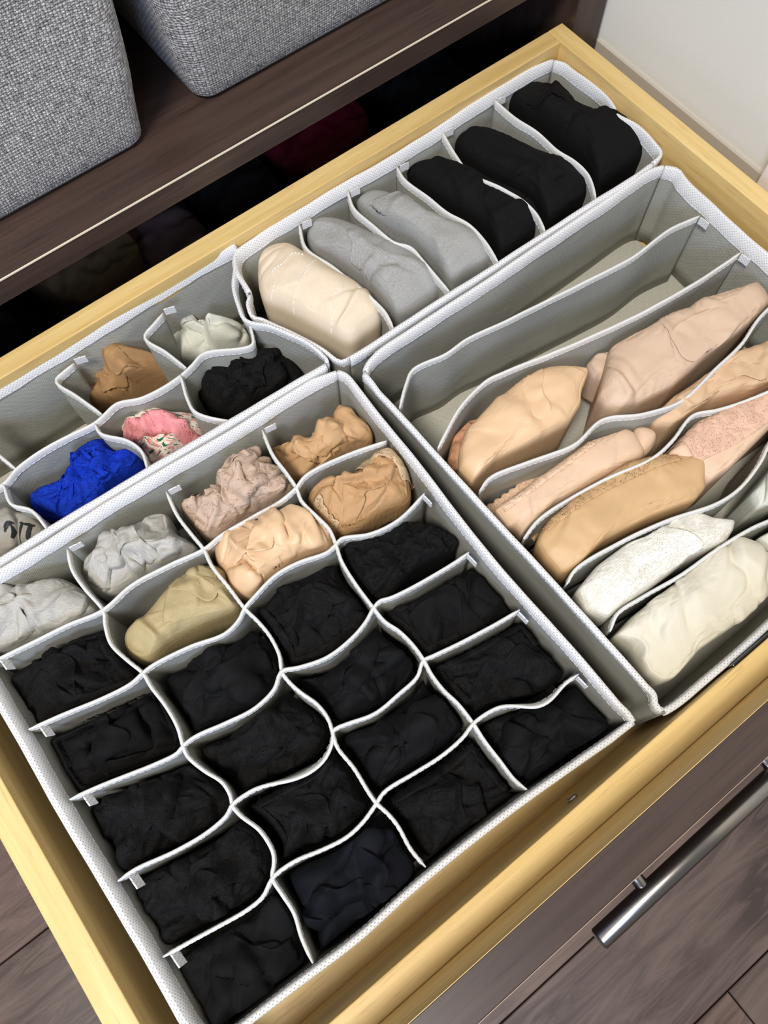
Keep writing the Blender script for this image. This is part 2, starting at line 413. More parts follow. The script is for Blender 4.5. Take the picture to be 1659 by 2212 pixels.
# ---------------------------------------------------------------- cloth
def fade(t): return t * t * t * (t * (t * 6 - 15) + 10)
_G = RNG.normal(size=(4096, 3)); _G /= np.linalg.norm(_G, axis=1)[:, None]
_P = RNG.permutation(4096)
def perlin(x, y, z=0.0):
    x, y, z = np.broadcast_arrays(np.asarray(x, float), np.asarray(y, float), np.asarray(z, float))
    xi, yi, zi = np.floor(x).astype(int), np.floor(y).astype(int), np.floor(z).astype(int)
    fx, fy, fz = x - xi, y - yi, z - zi; u, v, w_ = fade(fx), fade(fy), fade(fz); r = 0
    for a in (0, 1):
        for b in (0, 1):
            for c in (0, 1):
                g = _G[_P[(_P[(_P[(xi + a) & 4095] + yi + b) & 4095] + zi + c) & 4095]]
                d = g[..., 0] * (fx - a) + g[..., 1] * (fy - b) + g[..., 2] * (fz - c)
                r = r + d * (u if a else 1 - u) * (v if b else 1 - v) * (w_ if c else 1 - w_)
    return r
def grid_normals(P):
    a = np.gradient(P, axis=0); b = np.gradient(P, axis=1); n = np.cross(a, b)
    return n / np.maximum(np.linalg.norm(n, axis=2), 1e-12)[..., None]
OFF = [(1, 0), (0, 1), (1, 1), (1, -1), (2, 0), (0, 2)]
def sl(n, d):
    return (slice(0, n - d), slice(d, n)) if d >= 0 else (slice(-d, n), slice(0, n + d))
def buckle(P0, gu, gv, amp, iters, seed, wl, aniso=1.0, ang=0.0, bend=0.35):
    """grow the cloth's rest lengths by gu, gv and let it settle: real wrinkles within +-amp of the base"""
    n, m_, _ = P0.shape; N0 = grid_normals(P0)
    ca, sa = math.cos(ang), math.sin(ang)
    X = (P0[..., 0] * ca + P0[..., 1] * sa) / (wl * aniso); Y = (-P0[..., 0] * sa + P0[..., 1] * ca) / wl
    wx = perlin(X * .6, Y * .6, seed + 9.5) * 0.8
    h = perlin(X + wx, Y + wx, seed + P0[..., 2] / wl) * 1.2 + 0.5 * perlin(X * 2.1, Y * 2.1, seed + 3.3)
    edge = np.minimum.reduce([np.arange(n)[:, None] * np.ones(m_), (n - 1 - np.arange(n))[:, None] * np.ones(m_), np.arange(m_)[None] * np.ones((n, 1)), (m_ - 1 - np.arange(m_))[None] * np.ones((n, 1))])
    em = (np.clip(edge / 5.0, 0, 1) * np.clip(np.abs(N0[..., 2]) * 1.6, 0.12, 1))[..., None]
    P = P0 + N0 * (h * amp * 0.8)[..., None] * em
    cons = []
    for di, dj in OFF:
        A0, A1 = sl(n, di); B0, B1 = sl(m_, dj)
        L = np.linalg.norm(P0[A1, B1] - P0[A0, B0], axis=2)
        gx = gu if di else 1.0; gy = gv if dj else 1.0
        if abs(di) == 1 and abs(dj) == 1: gr = math.sqrt((gu * gu + gv * gv) / 2)
        else: gr = gx * gy
        k = bend if max(abs(di), abs(dj)) == 2 else 1.0
        cons.append((A0, A1, B0, B1, L * gr, k))
    for it in range(iters):
        acc = np.zeros_like(P)
        for A0, A1, B0, B1, L, k in cons:
            d = P[A1, B1] - P[A0, B0]; l = np.linalg.norm(d, axis=2); c = (0.5 * k * (l - L) / np.maximum(l, 1e-9))[..., None] * d
            acc[A0, B0] += c; acc[A1, B1] -= c
        P = P + acc * 0.42
        if it % 3 == 0:
            D = P - P0; dn = (D * N0).sum(2); dt = D - N0 * dn[..., None]
            tn = np.linalg.norm(dt, axis=2); dn = np.clip(dn, -amp, amp)
            dt = dt * np.minimum(1, amp * 1.1 / np.maximum(tn, 1e-9))[..., None] * 0.995
            P = P0 + (N0 * dn[..., None] + dt) * em
    return P
def shape_outline(pts, inset=0.0, smooth=True):
    C = densify(pts, True, 0.002) if smooth else np.array(pts) / 1000
    return C
GAR = {}
def garment(name, label, pts, ztop, zmid, mat, cat='underwear', group=None, grow=(1.14, 1.14), amp=0.004, wl=0.018, aniso=1.0, ang=0.0,
            iters=90, step=0.0016, seed=1, zfloor=None, lumps=0.004, layers=(), swirl=0.0, folds=None, box=1.0, dents=(), sm=0, sharp=False, inset=0.0, tilt=(0, 0), flat=0.78, parent=None, plain=0.5):
    """a folded or balled piece of cloth that fills its outline, with settled wrinkles and overlapping layers"""
    zfloor = ZF + 0.0012 if zfloor is None else zfloor
    C = densify(pts, True, 0.002)
    if sharp:
        L_ = []
        for i in range(len(pts)):
            a0, a1 = np.array(pts[i]) / 1000, np.array(pts[(i + 1) % len(pts)]) / 1000; k = max(1, int(np.linalg.norm(a1 - a0) / 0.002))
            L_ += [a0 + (a1 - a0) * q_ / k for q_ in range(k)]
        C = np.array(L_); C = 0.6 * C + 0.2 * (np.roll(C, 1, 0) + np.roll(C, -1, 0))
    if inset: C = C - normals2(C, True) * inset * (1 if ((C[:, 0] * np.roll(C[:, 1], -1)) - (np.roll(C[:, 0], -1) * C[:, 1])).sum() < 0 else -1)
    c0 = (C.min(0) + C.max(0)) / 2
    A = ((C[:, 0] * np.roll(C[:, 1], -1)) - (np.roll(C[:, 0], -1) * C[:, 1])); ar = A.sum() / 2
    c0 = ((C + np.roll(C, -1, 0)) * A[:, None]).sum(0) / (6 * ar)
    Q = C - c0; ev, E = np.linalg.eigh(Q.T @ Q / len(Q)); e1, e2 = E[:, 1], E[:, 0]
    if e1[0] < 0: e1 = -e1
    e2 = np.array([-e1[1], e1[0]])
    a_, b_ = math.sqrt(ev[1] * 2), math.sqrt(ev[0] * 2)
    q1, q2 = Q @ e1 / a_, Q @ e2 / b_
    th = np.arctan2(q2, q1); r = np.hypot(q1, q2); o = np.argsort(th); th, r = th[o], r[o]
    th = np.r_[th - 2 * math.pi, th, th + 2 * math.pi]; r = np.r_[r, r, r]
    H = (ztop - zfloor)
    n = int(np.clip((2 * a_ + 1.2 * H) / step, 24, 120)); m_ = int(np.clip((2 * b_ + 1.2 * H) / step, 24, 90))
    u, v = np.meshgrid(np.linspace(-1, 1, n), np.linspace(-1, 1, m_), indexing='ij')
    x = u * np.sqrt(1 - v * v / 2); y = v * np.sqrt(1 - u * u / 2); rho = np.hypot(x, y); t_ = np.arctan2(y, x)
    ro = np.interp(t_, th, r)
    phi = np.clip(rho / flat, 0, 1) * math.pi / 2
    q = np.sin(phi) ** (0.92 * box); zz = np.cos(phi) ** (0.75 * box)
    s_ = np.clip((rho - flat) / (1 - flat), 0, 1)
    q = q * (1 - 0.06 * s_)
    z = zmid + (ztop - zmid) * zz; z = z + (zfloor - zmid) * s_
    px, py = q * ro * np.cos(t_) * a_, q * ro * np.sin(t_) * b_
    top = np.clip(np.cos(phi), 0, 1)
    z = z + (perlin(px / 0.03 + seed * 7.1, py / 0.03, seed) * lumps * 2 + perlin(px / 0.013 + seed * 3.1, py / 0.013, seed + 5) * lumps * 0.6 + tilt[0] * px + tilt[1] * py) * top ** 0.5
    # overlapping layers: a soft step with a rolled lip along a wavering line  (angle deg, offset mm, height mm)
    for (an, off, hh) in layers:
        an = math.radians(an); dd = (px * math.cos(an) + py * math.sin(an)) - off / 1000 + perlin(px / 0.03 + off, py / 0.03, seed + an) * 0.008
        st = 1 / (1 + np.exp(-dd / 0.0007)); lip = np.exp(-((dd - 0.002) / 0.002) ** 2) * 0.4
        z = z + top ** 0.4 * hh / 1000 * (st * np.exp(-np.clip(dd, 0, 1) / 0.03) + lip)
    for (dx_, dy_, dr_, dd_) in dents:
        e_ = np.hypot(px * 1000 - dx_, (py * 1000 - dy_)) / dr_
        z = z - dd_ / 1000 * np.exp(-e_ ** 4) + 0.25 * dd_ / 1000 * np.exp(-((e_ - 1.35) / 0.3) ** 2)
    if swirl:
        ph = rho * 3.2 - t_ / (2 * math.pi) + perlin(px / 0.02, py / 0.02, seed + 2) * 0.35; fr = ph - np.floor(ph)
        z = z - swirl * top ** 0.5 * (fr ** 2) * np.clip(rho * 6, 0, 1)
    if folds:
        rg = np.random.RandomState(int(seed * 13 + 3)); hs = np.zeros_like(z); gx = np.zeros_like(z); gy = np.zeros_like(z)
        for (nf, adeg, spread, Lf, wf, Af) in folds:
            for _ in range(nf):
                rr = math.sqrt(rg.uniform(0.0, 0.8)); tt = rg.uniform(0, 2 * math.pi); fx, fy = rr * math.cos(tt) * a_ * 1.2, rr * math.sin(tt) * b_ * 1.2
                an = math.radians(adeg + rg.uniform(-spread, spread)); L_ = Lf / 1000 * rg.uniform(0.7, 1.4); w_ = wf / 1000 * rg.uniform(0.7, 1.4); A_ = Af / 1000 * rg.uniform(0.6, 1.3); sg = rg.choice([-1, 1])
                X, Y = px - fx, py - fy; s1 = X * math.cos(an) + Y * math.sin(an); d1 = (-X * math.sin(an) + Y * math.cos(an)) * sg + rg.uniform(-10, 10) * s1 * s1
                d1 = d1 + perlin(px / 0.02, py / 0.02, seed + fx * 90) * w_ * 0.8
                env = np.exp(-(s1 / L_) ** 2) * top ** 0.35
                wd2 = np.where(d1 > 0, 0.38 * w_, 1.3 * w_); hs += A_ * env * (np.exp(-(np.sqrt((d1 / wd2) ** 2 + 0.05) - 0.22)) - 0.35 * np.exp(-((d1 - 1.1 * w_) / (0.4 * w_)) ** 2))
                sh = A_ * 0.7 * env * np.exp(-((d1 - 0.2 * w_) / w_) ** 2) * sg
                gx += -math.sin(an) * sh; gy += math.cos(an) * sh
        k_ = np.clip((flat - 0.04 - rho) / 0.2, 0, 1); px = px + gx * k_; py = py + gy * k_
    P0 = np.stack([c0[0] + e1[0] * px + e2[0] * py, c0[1] + e1[1] * px + e2[1] * py, z], 2)
    if folds:
        N_ = grid_normals(P0); hs = hs * np.clip(np.abs(N_[..., 2]) * 1.5, 0.1, 1)
        P0 = P0 + N_ * (hs * np.clip((flat + 0.03 - rho) / 0.2, 0, 1))[..., None] * (1 if N_[n // 2, m_ // 2, 2] > 0 else -1)
    for _ in range(1): P0[1:-1, 1:-1] = P0[1:-1, 1:-1] * 0.5 + 0.125 * (P0[:-2, 1:-1] + P0[2:, 1:-1] + P0[1:-1, :-2] + P0[1:-1, 2:])
    P = buckle(P0, grow[0], grow[1], amp, iters, seed * 1.37, wl, aniso, math.atan2(e1[1], e1[0]) + ang)
    for _ in range(sm): P[1:-1, 1:-1] = P[1:-1, 1:-1] * 0.5 + 0.125 * (P[:-2, 1:-1] + P[2:, 1:-1] + P[1:-1, :-2] + P[1:-1, 2:])
    lx = (P[..., 0] - c0[0]) * e1[0] + (P[..., 1] - c0[1]) * e1[1]; ly = (P[..., 0] - c0[0]) * e2[0] + (P[..., 1] - c0[1]) * e2[1]
    rr_ = np.hypot(lx / a_, ly / b_); rm = np.interp(np.arctan2(ly / b_, lx / a_), th, r) * 1.015
    k_ = np.minimum(1.0, rm / np.maximum(rr_, 1e-9)); lx, ly = lx * k_, ly * k_
    P[..., 0] = c0[0] + e1[0] * lx + e2[0] * ly; P[..., 1] = c0[1] + e1[1] * lx + e2[1] * ly
    zmin = zfloor
    P[..., 2] = np.maximum(P[..., 2], zmin)
    ed = (rho > 0.995); P[..., 2][ed] = zfloor
    V = P.reshape(-1, 3)
    du = np.linalg.norm(np.diff(P0, axis=0), axis=2).mean(); dv = np.linalg.norm(np.diff(P0, axis=1), axis=2).mean()
    ii, jj = np.meshgrid(np.arange(n) * du, np.arange(m_) * dv, indexing='ij')
    U = np.stack([ii, jj], 2).reshape(-1, 2)
    id_ = np.arange(n * m_).reshape(n, m_)
    F = np.stack([id_[:-1, :-1], id_[1:, :-1], id_[1:, 1:], id_[:-1, 1:]], 2).reshape(-1, 4).tolist()
    ring = list(id_[:, 0]) + list(id_[-1, 1:]) + list(id_[-2::-1, -1]) + list(id_[0, -2:0:-1])
    V = np.vstack([V, [[c0[0], c0[1], zfloor]]]); U = np.vstack([U, [[0, 0]]]); ctr = len(V) - 1
    F += [(ring[i], ctr, ring[(i + 1) % len(ring)]) for i in range(len(ring))]
    ob = mesh_obj(name, V, F, M[mat], parent, True, U)
    if parent is None: tag(ob, label, cat, group)
    GAR[label] = BVHTree.FromPolygons([tuple(p) for p in V], [tuple(f) for f in F])
    return ob
def drape(key, x, y, lift=0.0006):
    h = GAR[key].ray_cast(Vector((x, y, 0.3)), Vector((0, 0, -1)))
    return (h[0].z if h[0] is not None else -0.06) + lift
def trim(parent, key, pts, width, mat, ruffle=0.0015, name='lace_trim', rows=7, scallop=0.0, lift=0.0008, closed=False):
    """a frilled strip lying on the garment along a path"""
    C = densify(pts, closed, 0.0013); N = normals2(C, closed); V = []; U = []
    s = np.r_[0, np.cumsum(np.linalg.norm(np.diff(C, axis=0), axis=1))]
    for i in range(len(C)):
        wv = width * (1 + scallop * abs(math.sin(s[i] * 420)))
        for k in range(rows):
            f = k / (rows - 1)
            o = (f - 0.15) * wv
            p = C[i] + N[i] * o
            zz = drape(key, p[0], p[1], lift) + ruffle * f * (0.8 + math.sin(s[i] * 700 + 2 * math.sin(s[i] * 170)))
            V.append((p[0], p[1], zz)); U.append((s[i], f * width))
    F = [(i * rows + k, i * rows + k + 1, (i + 1) * rows + k + 1, (i + 1) * rows + k) for i in range(len(C) - 1) for k in range(rows - 1)]
    V = np.array(V)
    # smooth the drape so that the strip bridges the fine wrinkles
    Z = V[:, 2].reshape(len(C), rows)
    for _ in range(3): Z[1:-1] = np.maximum(Z[1:-1], (Z[:-2] + Z[2:]) / 2)
    V[:, 2] = Z.ravel()
    o = mesh_obj(name, V, F, M[mat], parent, True, U)
    md = o.modifiers.new('thick', 'SOLIDIFY'); md.thickness = 0.0005
    return o
def stitch_line(parent, key, pts, name='stitching', mat='thread', dash=0.0016, gap=0.0012, r=0.00045):
    C = densify(pts, False, 0.0004); s = np.r_[0, np.cumsum(np.linalg.norm(np.diff(C, axis=0), axis=1))]; N = normals2(C, False)
    V = []; F = []; x = 0
    while x + dash < s[-1]:
        b0 = len(V)
        for xx in (x, x + dash / 2, x + dash):
            i = min(int(np.searchsorted(s, xx)), len(C) - 1); c = C[i]; nn = N[i]; z = drape(key, c[0], c[1], 0.0003)
            hh = 0.00035 if xx == x + dash / 2 else 0.0001
            for o, dz in ((-r, 0), (0, hh + r), (r, 0)): V.append((c[0] + nn[0] * o, c[1] + nn[1] * o, z + dz))
        for q in (0, 3): F += [(b0 + q, b0 + q + 1, b0 + q + 4, b0 + q + 3), (b0 + q + 1, b0 + q + 2, b0 + q + 5, b0 + q + 4)]
        x += dash + gap
    return tag(mesh_obj(name, V, F, M[mat], parent, False), kind='stuff')

def flaps(parent, key, pts, n, mat, seed, size=22, lift=2.5, name='fold_layer'):
    """loose layers of the same cloth lying over the bundle, each with a free, slightly lifted edge"""
    rg = np.random.RandomState(seed); C = np.array(pts) / 1000; c0 = C.mean(0)
    from mathutils.geometry import intersect_point_tri_2d
    def inside(p, k=0.9):
        q = c0 + (p - c0) / k; s_ = False; j = len(C) - 1
        for i in range(len(C)):
            if (C[i][1] > q[1]) != (C[j][1] > q[1]) and q[0] < (C[j][0] - C[i][0]) * (q[1] - C[i][1]) / (C[j][1] - C[i][1]) + C[i][0]: s_ = not s_
            j = i
        return s_
    for _ in range(n):
        for _t in range(30):
            p = c0 + (C[rg.randint(len(C))] - c0) * rg.uniform(0.05, 0.6)
            if inside(p, 0.8): break
        an = rg.uniform(0, math.pi * 2); L = size / 1000 * rg.uniform(0.8, 1.3); W_ = L * rg.uniform(0.45, 0.75); nu, nv = 30, 16
        d = np.array([math.cos(an), math.sin(an)]); e = np.array([-d[1], d[0]]); ph = rg.uniform(0, 6)
        X = np.zeros((nu, nv, 3))
        for i in range(nu):
            u = i / (nu - 1) * 2 - 1
            for j in range(nv):
                v = j / (nv - 1)
                wv = W_ * v * (1 - 0.35 * abs(u) ** 3) * (1 + 0.16 * math.sin(3.1 * u + ph)) ; uu = L * 0.9 * u * (1 - 0.25 * v * v)
                q = p + d * uu + e * (wv + 0.25 * W_ * math.sin(1.7 * u + ph) - 0.4 * W_)
                k = 0
                while not inside(q, 0.93) and k < 8: q = c0 + (q - c0) * 0.93; k += 1
                X[i, j] = (q[0], q[1], drape(key, q[0], q[1], 0.0))
        for _s in range(9): X[1:-1, 1:-1, 2] = X[1:-1, 1:-1, 2] * 0.4 + 0.15 * (X[:-2, 1:-1, 2] + X[2:, 1:-1, 2] + X[1:-1, :-2, 2] + X[1:-1, 2:, 2]); X[:, -1, 2] = 0.5 * X[:, -1, 2] + 0.5 * X[:, -2, 2]
        U_, V_ = np.meshgrid(np.linspace(-1, 1, nu), np.linspace(0, 1, nv), indexing='ij')
        rip = perlin(U_ * 2.6 + ph, V_ * 0.7 + seed) * 2.2
        X[..., 2] += lift / 1000 * (np.sqrt(V_) * (0.9 + rip)) * (1 - np.abs(U_) ** 4) - 0.0012 * (1 - V_) - 0.0012 * np.abs(U_) ** 6 + 0.0004
        id_ = np.arange(nu * nv).reshape(nu, nv)
        F = np.stack([id_[:-1, :-1], id_[1:, :-1], id_[1:, 1:], id_[:-1, 1:]], 2).reshape(-1, 4).tolist()
        o = mesh_obj(name, X.reshape(-1, 3), F, M[mat], parent, True, np.stack([U_ * L, V_ * W_], 2).reshape(-1, 2) + rg.uniform(0, 1))
        md = o.modifiers.new('thick', 'SOLIDIFY'); md.thickness = 0.0008; md.offset = 0
# plan coordinates in millimetres (x right along the drawer, y towards the wardrobe)
ROWS = [
 [(-154.8,247.3),(-125.5,242.7),(-98.6,237.8),(-75.5,231.8),(-50.6,234.9),(-21.0,231.9),(4.1,227.2),(21.2,228.5),(48.4,225.9),(69.7,223.4),(83.4,224.7),(94.5,228.2),(124.4,224.4),(158.3,214.4)],
 [(-154.9,191.9),(-129.6,186.0),(-106.1,179.5),(-85.8,176.5),(-76.3,178.0),(-67.7,178.6),(-40.2,173.8),(-17.7,166.7),(-4.4,169.0),(2.8,173.2),(12.0,175.5),(32.6,179.1),(51.5,176.9),(72.1,170.7),(81.0,172.0),(86.5,173.2),(104.8,163.5),(127.7,159.5),(154.0,164.0)],
 [(-153.8,137.1),(-133.7,132.5),(-100.1,123.1),(-85.6,120.2),(-80.6,121.6),(-71.6,121.9),(-49.3,116.1),(-29.2,112.2),(-12.1,114.7),(-1.6,121.4),(8.7,116.6),(28.1,110.5),(48.6,111.1),(63.3,114.4),(73.6,119.1),(80.3,120.4),(88.3,117.2),(119.7,111.5),(139.6,109.3),(150.3,109.1)],
 [(-154.7,77.5),(-142.2,77.3),(-118.3,71.0),(-95.8,67.5),(-80.9,68.4),(-74.9,71.5),(-61.0,71.0),(-31.8,64.9),(-12.4,62.9),(-2.2,66.4),(2.6,70.3),(12.5,67.9),(31.2,61.6),(51.3,61.7),(68.5,63.1),(78.3,69.2),(84.5,67.7),(105.5,62.9),(129.5,58.8),(151.4,55.8)],
 [(-157.0,25.5),(-140.1,23.0),(-120.5,19.2),(-101.7,16.1),(-89.2,16.4),(-78.6,21.6),(-62.7,21.2),(-44.7,15.9),(-28.8,12.4),(-15.2,13.1),(-2.1,16.5),(6.3,19.0),(29.1,16.0),(48.9,13.7),(67.4,14.4),(78.6,17.2),(93.3,16.3),(111.0,10.4),(129.0,2.3),(153.3,-1.4)]]
COLS = [
 [(-72.8,283.3),(-78.1,271.8),(-77.9,254.0),(-75.5,231.8),(-79.5,223.0),(-83.2,209.1),(-80.1,192.3),(-76.3,178.0),(-76.8,166.8),(-75.9,150.2),(-77.0,133.7),(-80.6,121.6),(-81.8,114.6),(-78.0,100.5),(-72.3,86.9),(-72.7,76.4),(-74.9,71.5),(-73.8,62.9),(-69.0,48.6),(-69.6,33.5),(-73.0,27.5),(-78.6,21.6),(-79.2,10.4),(-79.5,-2.6),(-83.5,-15.7),(-85.9,-31.2)],
 [(6.6,277.3),(3.3,261.0),(3.6,242.2),(4.1,227.2),(1.7,214.3),(2.3,193.9),(2.8,173.2),(5.1,159.5),(5.9,146.3),(3.5,131.6),(-1.6,121.4),(-1.5,113.3),(0.8,102.7),(5.0,89.6),(5.1,77.9),(2.6,70.3),(-1.2,59.9),(-0.6,42.6),(-2.1,25.5),(-2.1,16.5),(0.1,5.9),(0.5,-3.2),(-1.3,-17.5),(-0.2,-31.3)],
 [(90.9,275.6),(85.0,257.7),(84.5,238.4),(83.4,224.7),(80.7,214.9),(82.7,196.9),(84.1,184.2),(81.0,172.0),(76.9,160.2),(74.4,140.1),(73.6,119.1),(73.7,106.3),(77.3,95.1),(78.9,81.4),(78.3,69.2),(76.5,58.9),(76.4,45.1),(78.5,32.8),(78.6,17.2),(77.5,4.8),(77.3,-12.0),(76.9,-26.4),(79.1,-35.4)]]
RIM8 = [(517.4,425.9),(523.8,404.0),(525.3,369.1),(521.5,350.3),(516.8,341.7),(521.7,317.9),(519.8,297.1),(512.9,286.7),(500.5,282.2),(345.1,285.3),(246.5,287.1),(190.3,287.4),(179.6,288.1),(174.4,291.6),(170.7,306.1),(165.8,321.0),(154.3,349.2),(147.6,363.5),(144.5,367.1),(151.5,384.8),(175.3,417.1),(188.1,421.9),(317.3,422.3)]
DIV8 = [
 [(225.0,417.5),(215.3,395.7),(221.0,368.0),(225.1,339.5),(227.3,321.3),(227.6,304.8),(224.1,292.2)],
 [(277.8,419.9),(270.5,404.1),(272.2,383.6),(275.8,355.6),(283.6,343.2),(283.9,327.6),(282.6,307.4),(281.1,292.0)],
 [(327.5,415.4),(323.9,402.8),(328.0,376.4),(331.0,353.2),(337.2,330.4),(335.4,308.6),(330.3,289.3)],
 [(383.3,421.8),(377.0,398.9),(372.7,373.0),(383.3,341.3),(388.2,321.0),(387.9,303.8),(380.7,287.3)],
 [(444.1,421.8),(444.2,392.7),(448.2,371.8),(448.5,347.1),(452.4,326.9),(451.2,307.5),(438.1,287.5)]]
RIM7 = [(170.5,431.9),(70.9,435.3),(-58.2,433.4)]
R7S = [(170.5,431.9),(157.0,410.3),(146.1,396.1),(139.6,379.6),(136.7,365.8),(147.6,352.1),(156.0,336.5),(163.7,318.2),(166.2,302.4),(164.4,295.6),(159.6,294.0)]
R7F = [(159.6,294.0),(32.3,302.6),(-123.5,307.6)]
DIV7 = [
 [(136.8,365.8),(132.9,355.3),(127.1,347.4),(92.5,365.1),(80.3,362.0),(67.9,359.2),(35.2,359.6),(15.7,367.5),(2.6,365.2),(-6.2,363.8),(-42.4,368.1),(-70.5,367.6),(-85.6,362.2),(-109.9,365.8),(-142.4,369.8),(-166.1,367.3)],
 [(87.8,416.3),(76.2,412.2),(63.9,406.5),(70.3,384.7),(74.9,361.9)],
 [(7.5,420.1),(-2.8,418.3),(-11.3,415.2),(-5.7,393.7),(1.8,366.8)],
 [(-83.3,414.2),(-82.7,403.6),(-79.8,393.8),(-72.4,367.1)],
 [(67.9,359.2),(60.7,337.6),(59.8,324.1),(78.3,299.3)],
 [(-6.2,363.8),(-7.4,354.5),(5.8,336.0),(9.4,322.1),(4.2,303.4)],
 [(-85.6,362.2),(-88.9,344.1),(-79.3,330.0),(-76.9,305.8)]]
DIVB = [
 [(179.6,232.5),(198.1,244.9),(213.6,251.6),(243.0,246.6),(265.1,247.0),(296.8,240.8),(341.7,234.4),(387.7,227.8),(423.7,223.7),(465.7,224.7),(494.0,219.5)],
 [(181.1,188.2),(216.7,203.0),(251.9,208.2),(266.7,205.7),(307.4,196.2),(338.8,189.3),(393.7,179.1),(441.6,173.6),(493.0,172.2)],
 [(183.5,142.5),(197.7,144.3),(230.5,136.8),(268.7,126.7),(300.0,129.2),(325.4,114.4),(357.3,103.5),(399.9,107.3),(433.3,111.3),(458.7,118.9),(485.7,122.5),(492.9,124.4)],
 [(184.2,94.9),(205.5,98.0),(261.4,93.2),(306.4,82.4),(330.1,83.9),(355.6,89.3),(373.3,81.7),(402.3,72.5),(425.4,67.6),(464.0,68.0),(494.1,77.6)],
 [(186.0,51.2),(200.1,54.4),(243.1,49.1),(281.3,40.0),(317.5,28.2),(340.6,26.7),(365.6,31.4),(390.0,39.6),(416.0,39.6),(455.7,37.1),(495.4,32.6)],
 [(186.7,8.3),(200.0,12.5),(224.4,10.7),(258.7,5.8),(292.3,4.0),(324.1,-0.2),(344.8,-5.7),(389.4,-11.3),(449.2,-14.1),(495.4,-9.6)]]
RIMB = [(182.9,274.1),(186.8,-36.0),(183.7,-42.3),(180.6,-48.5),(182.0,-54.1),(216.3,-55.0),(261.5,-55.2),(289.7,-54.7)]
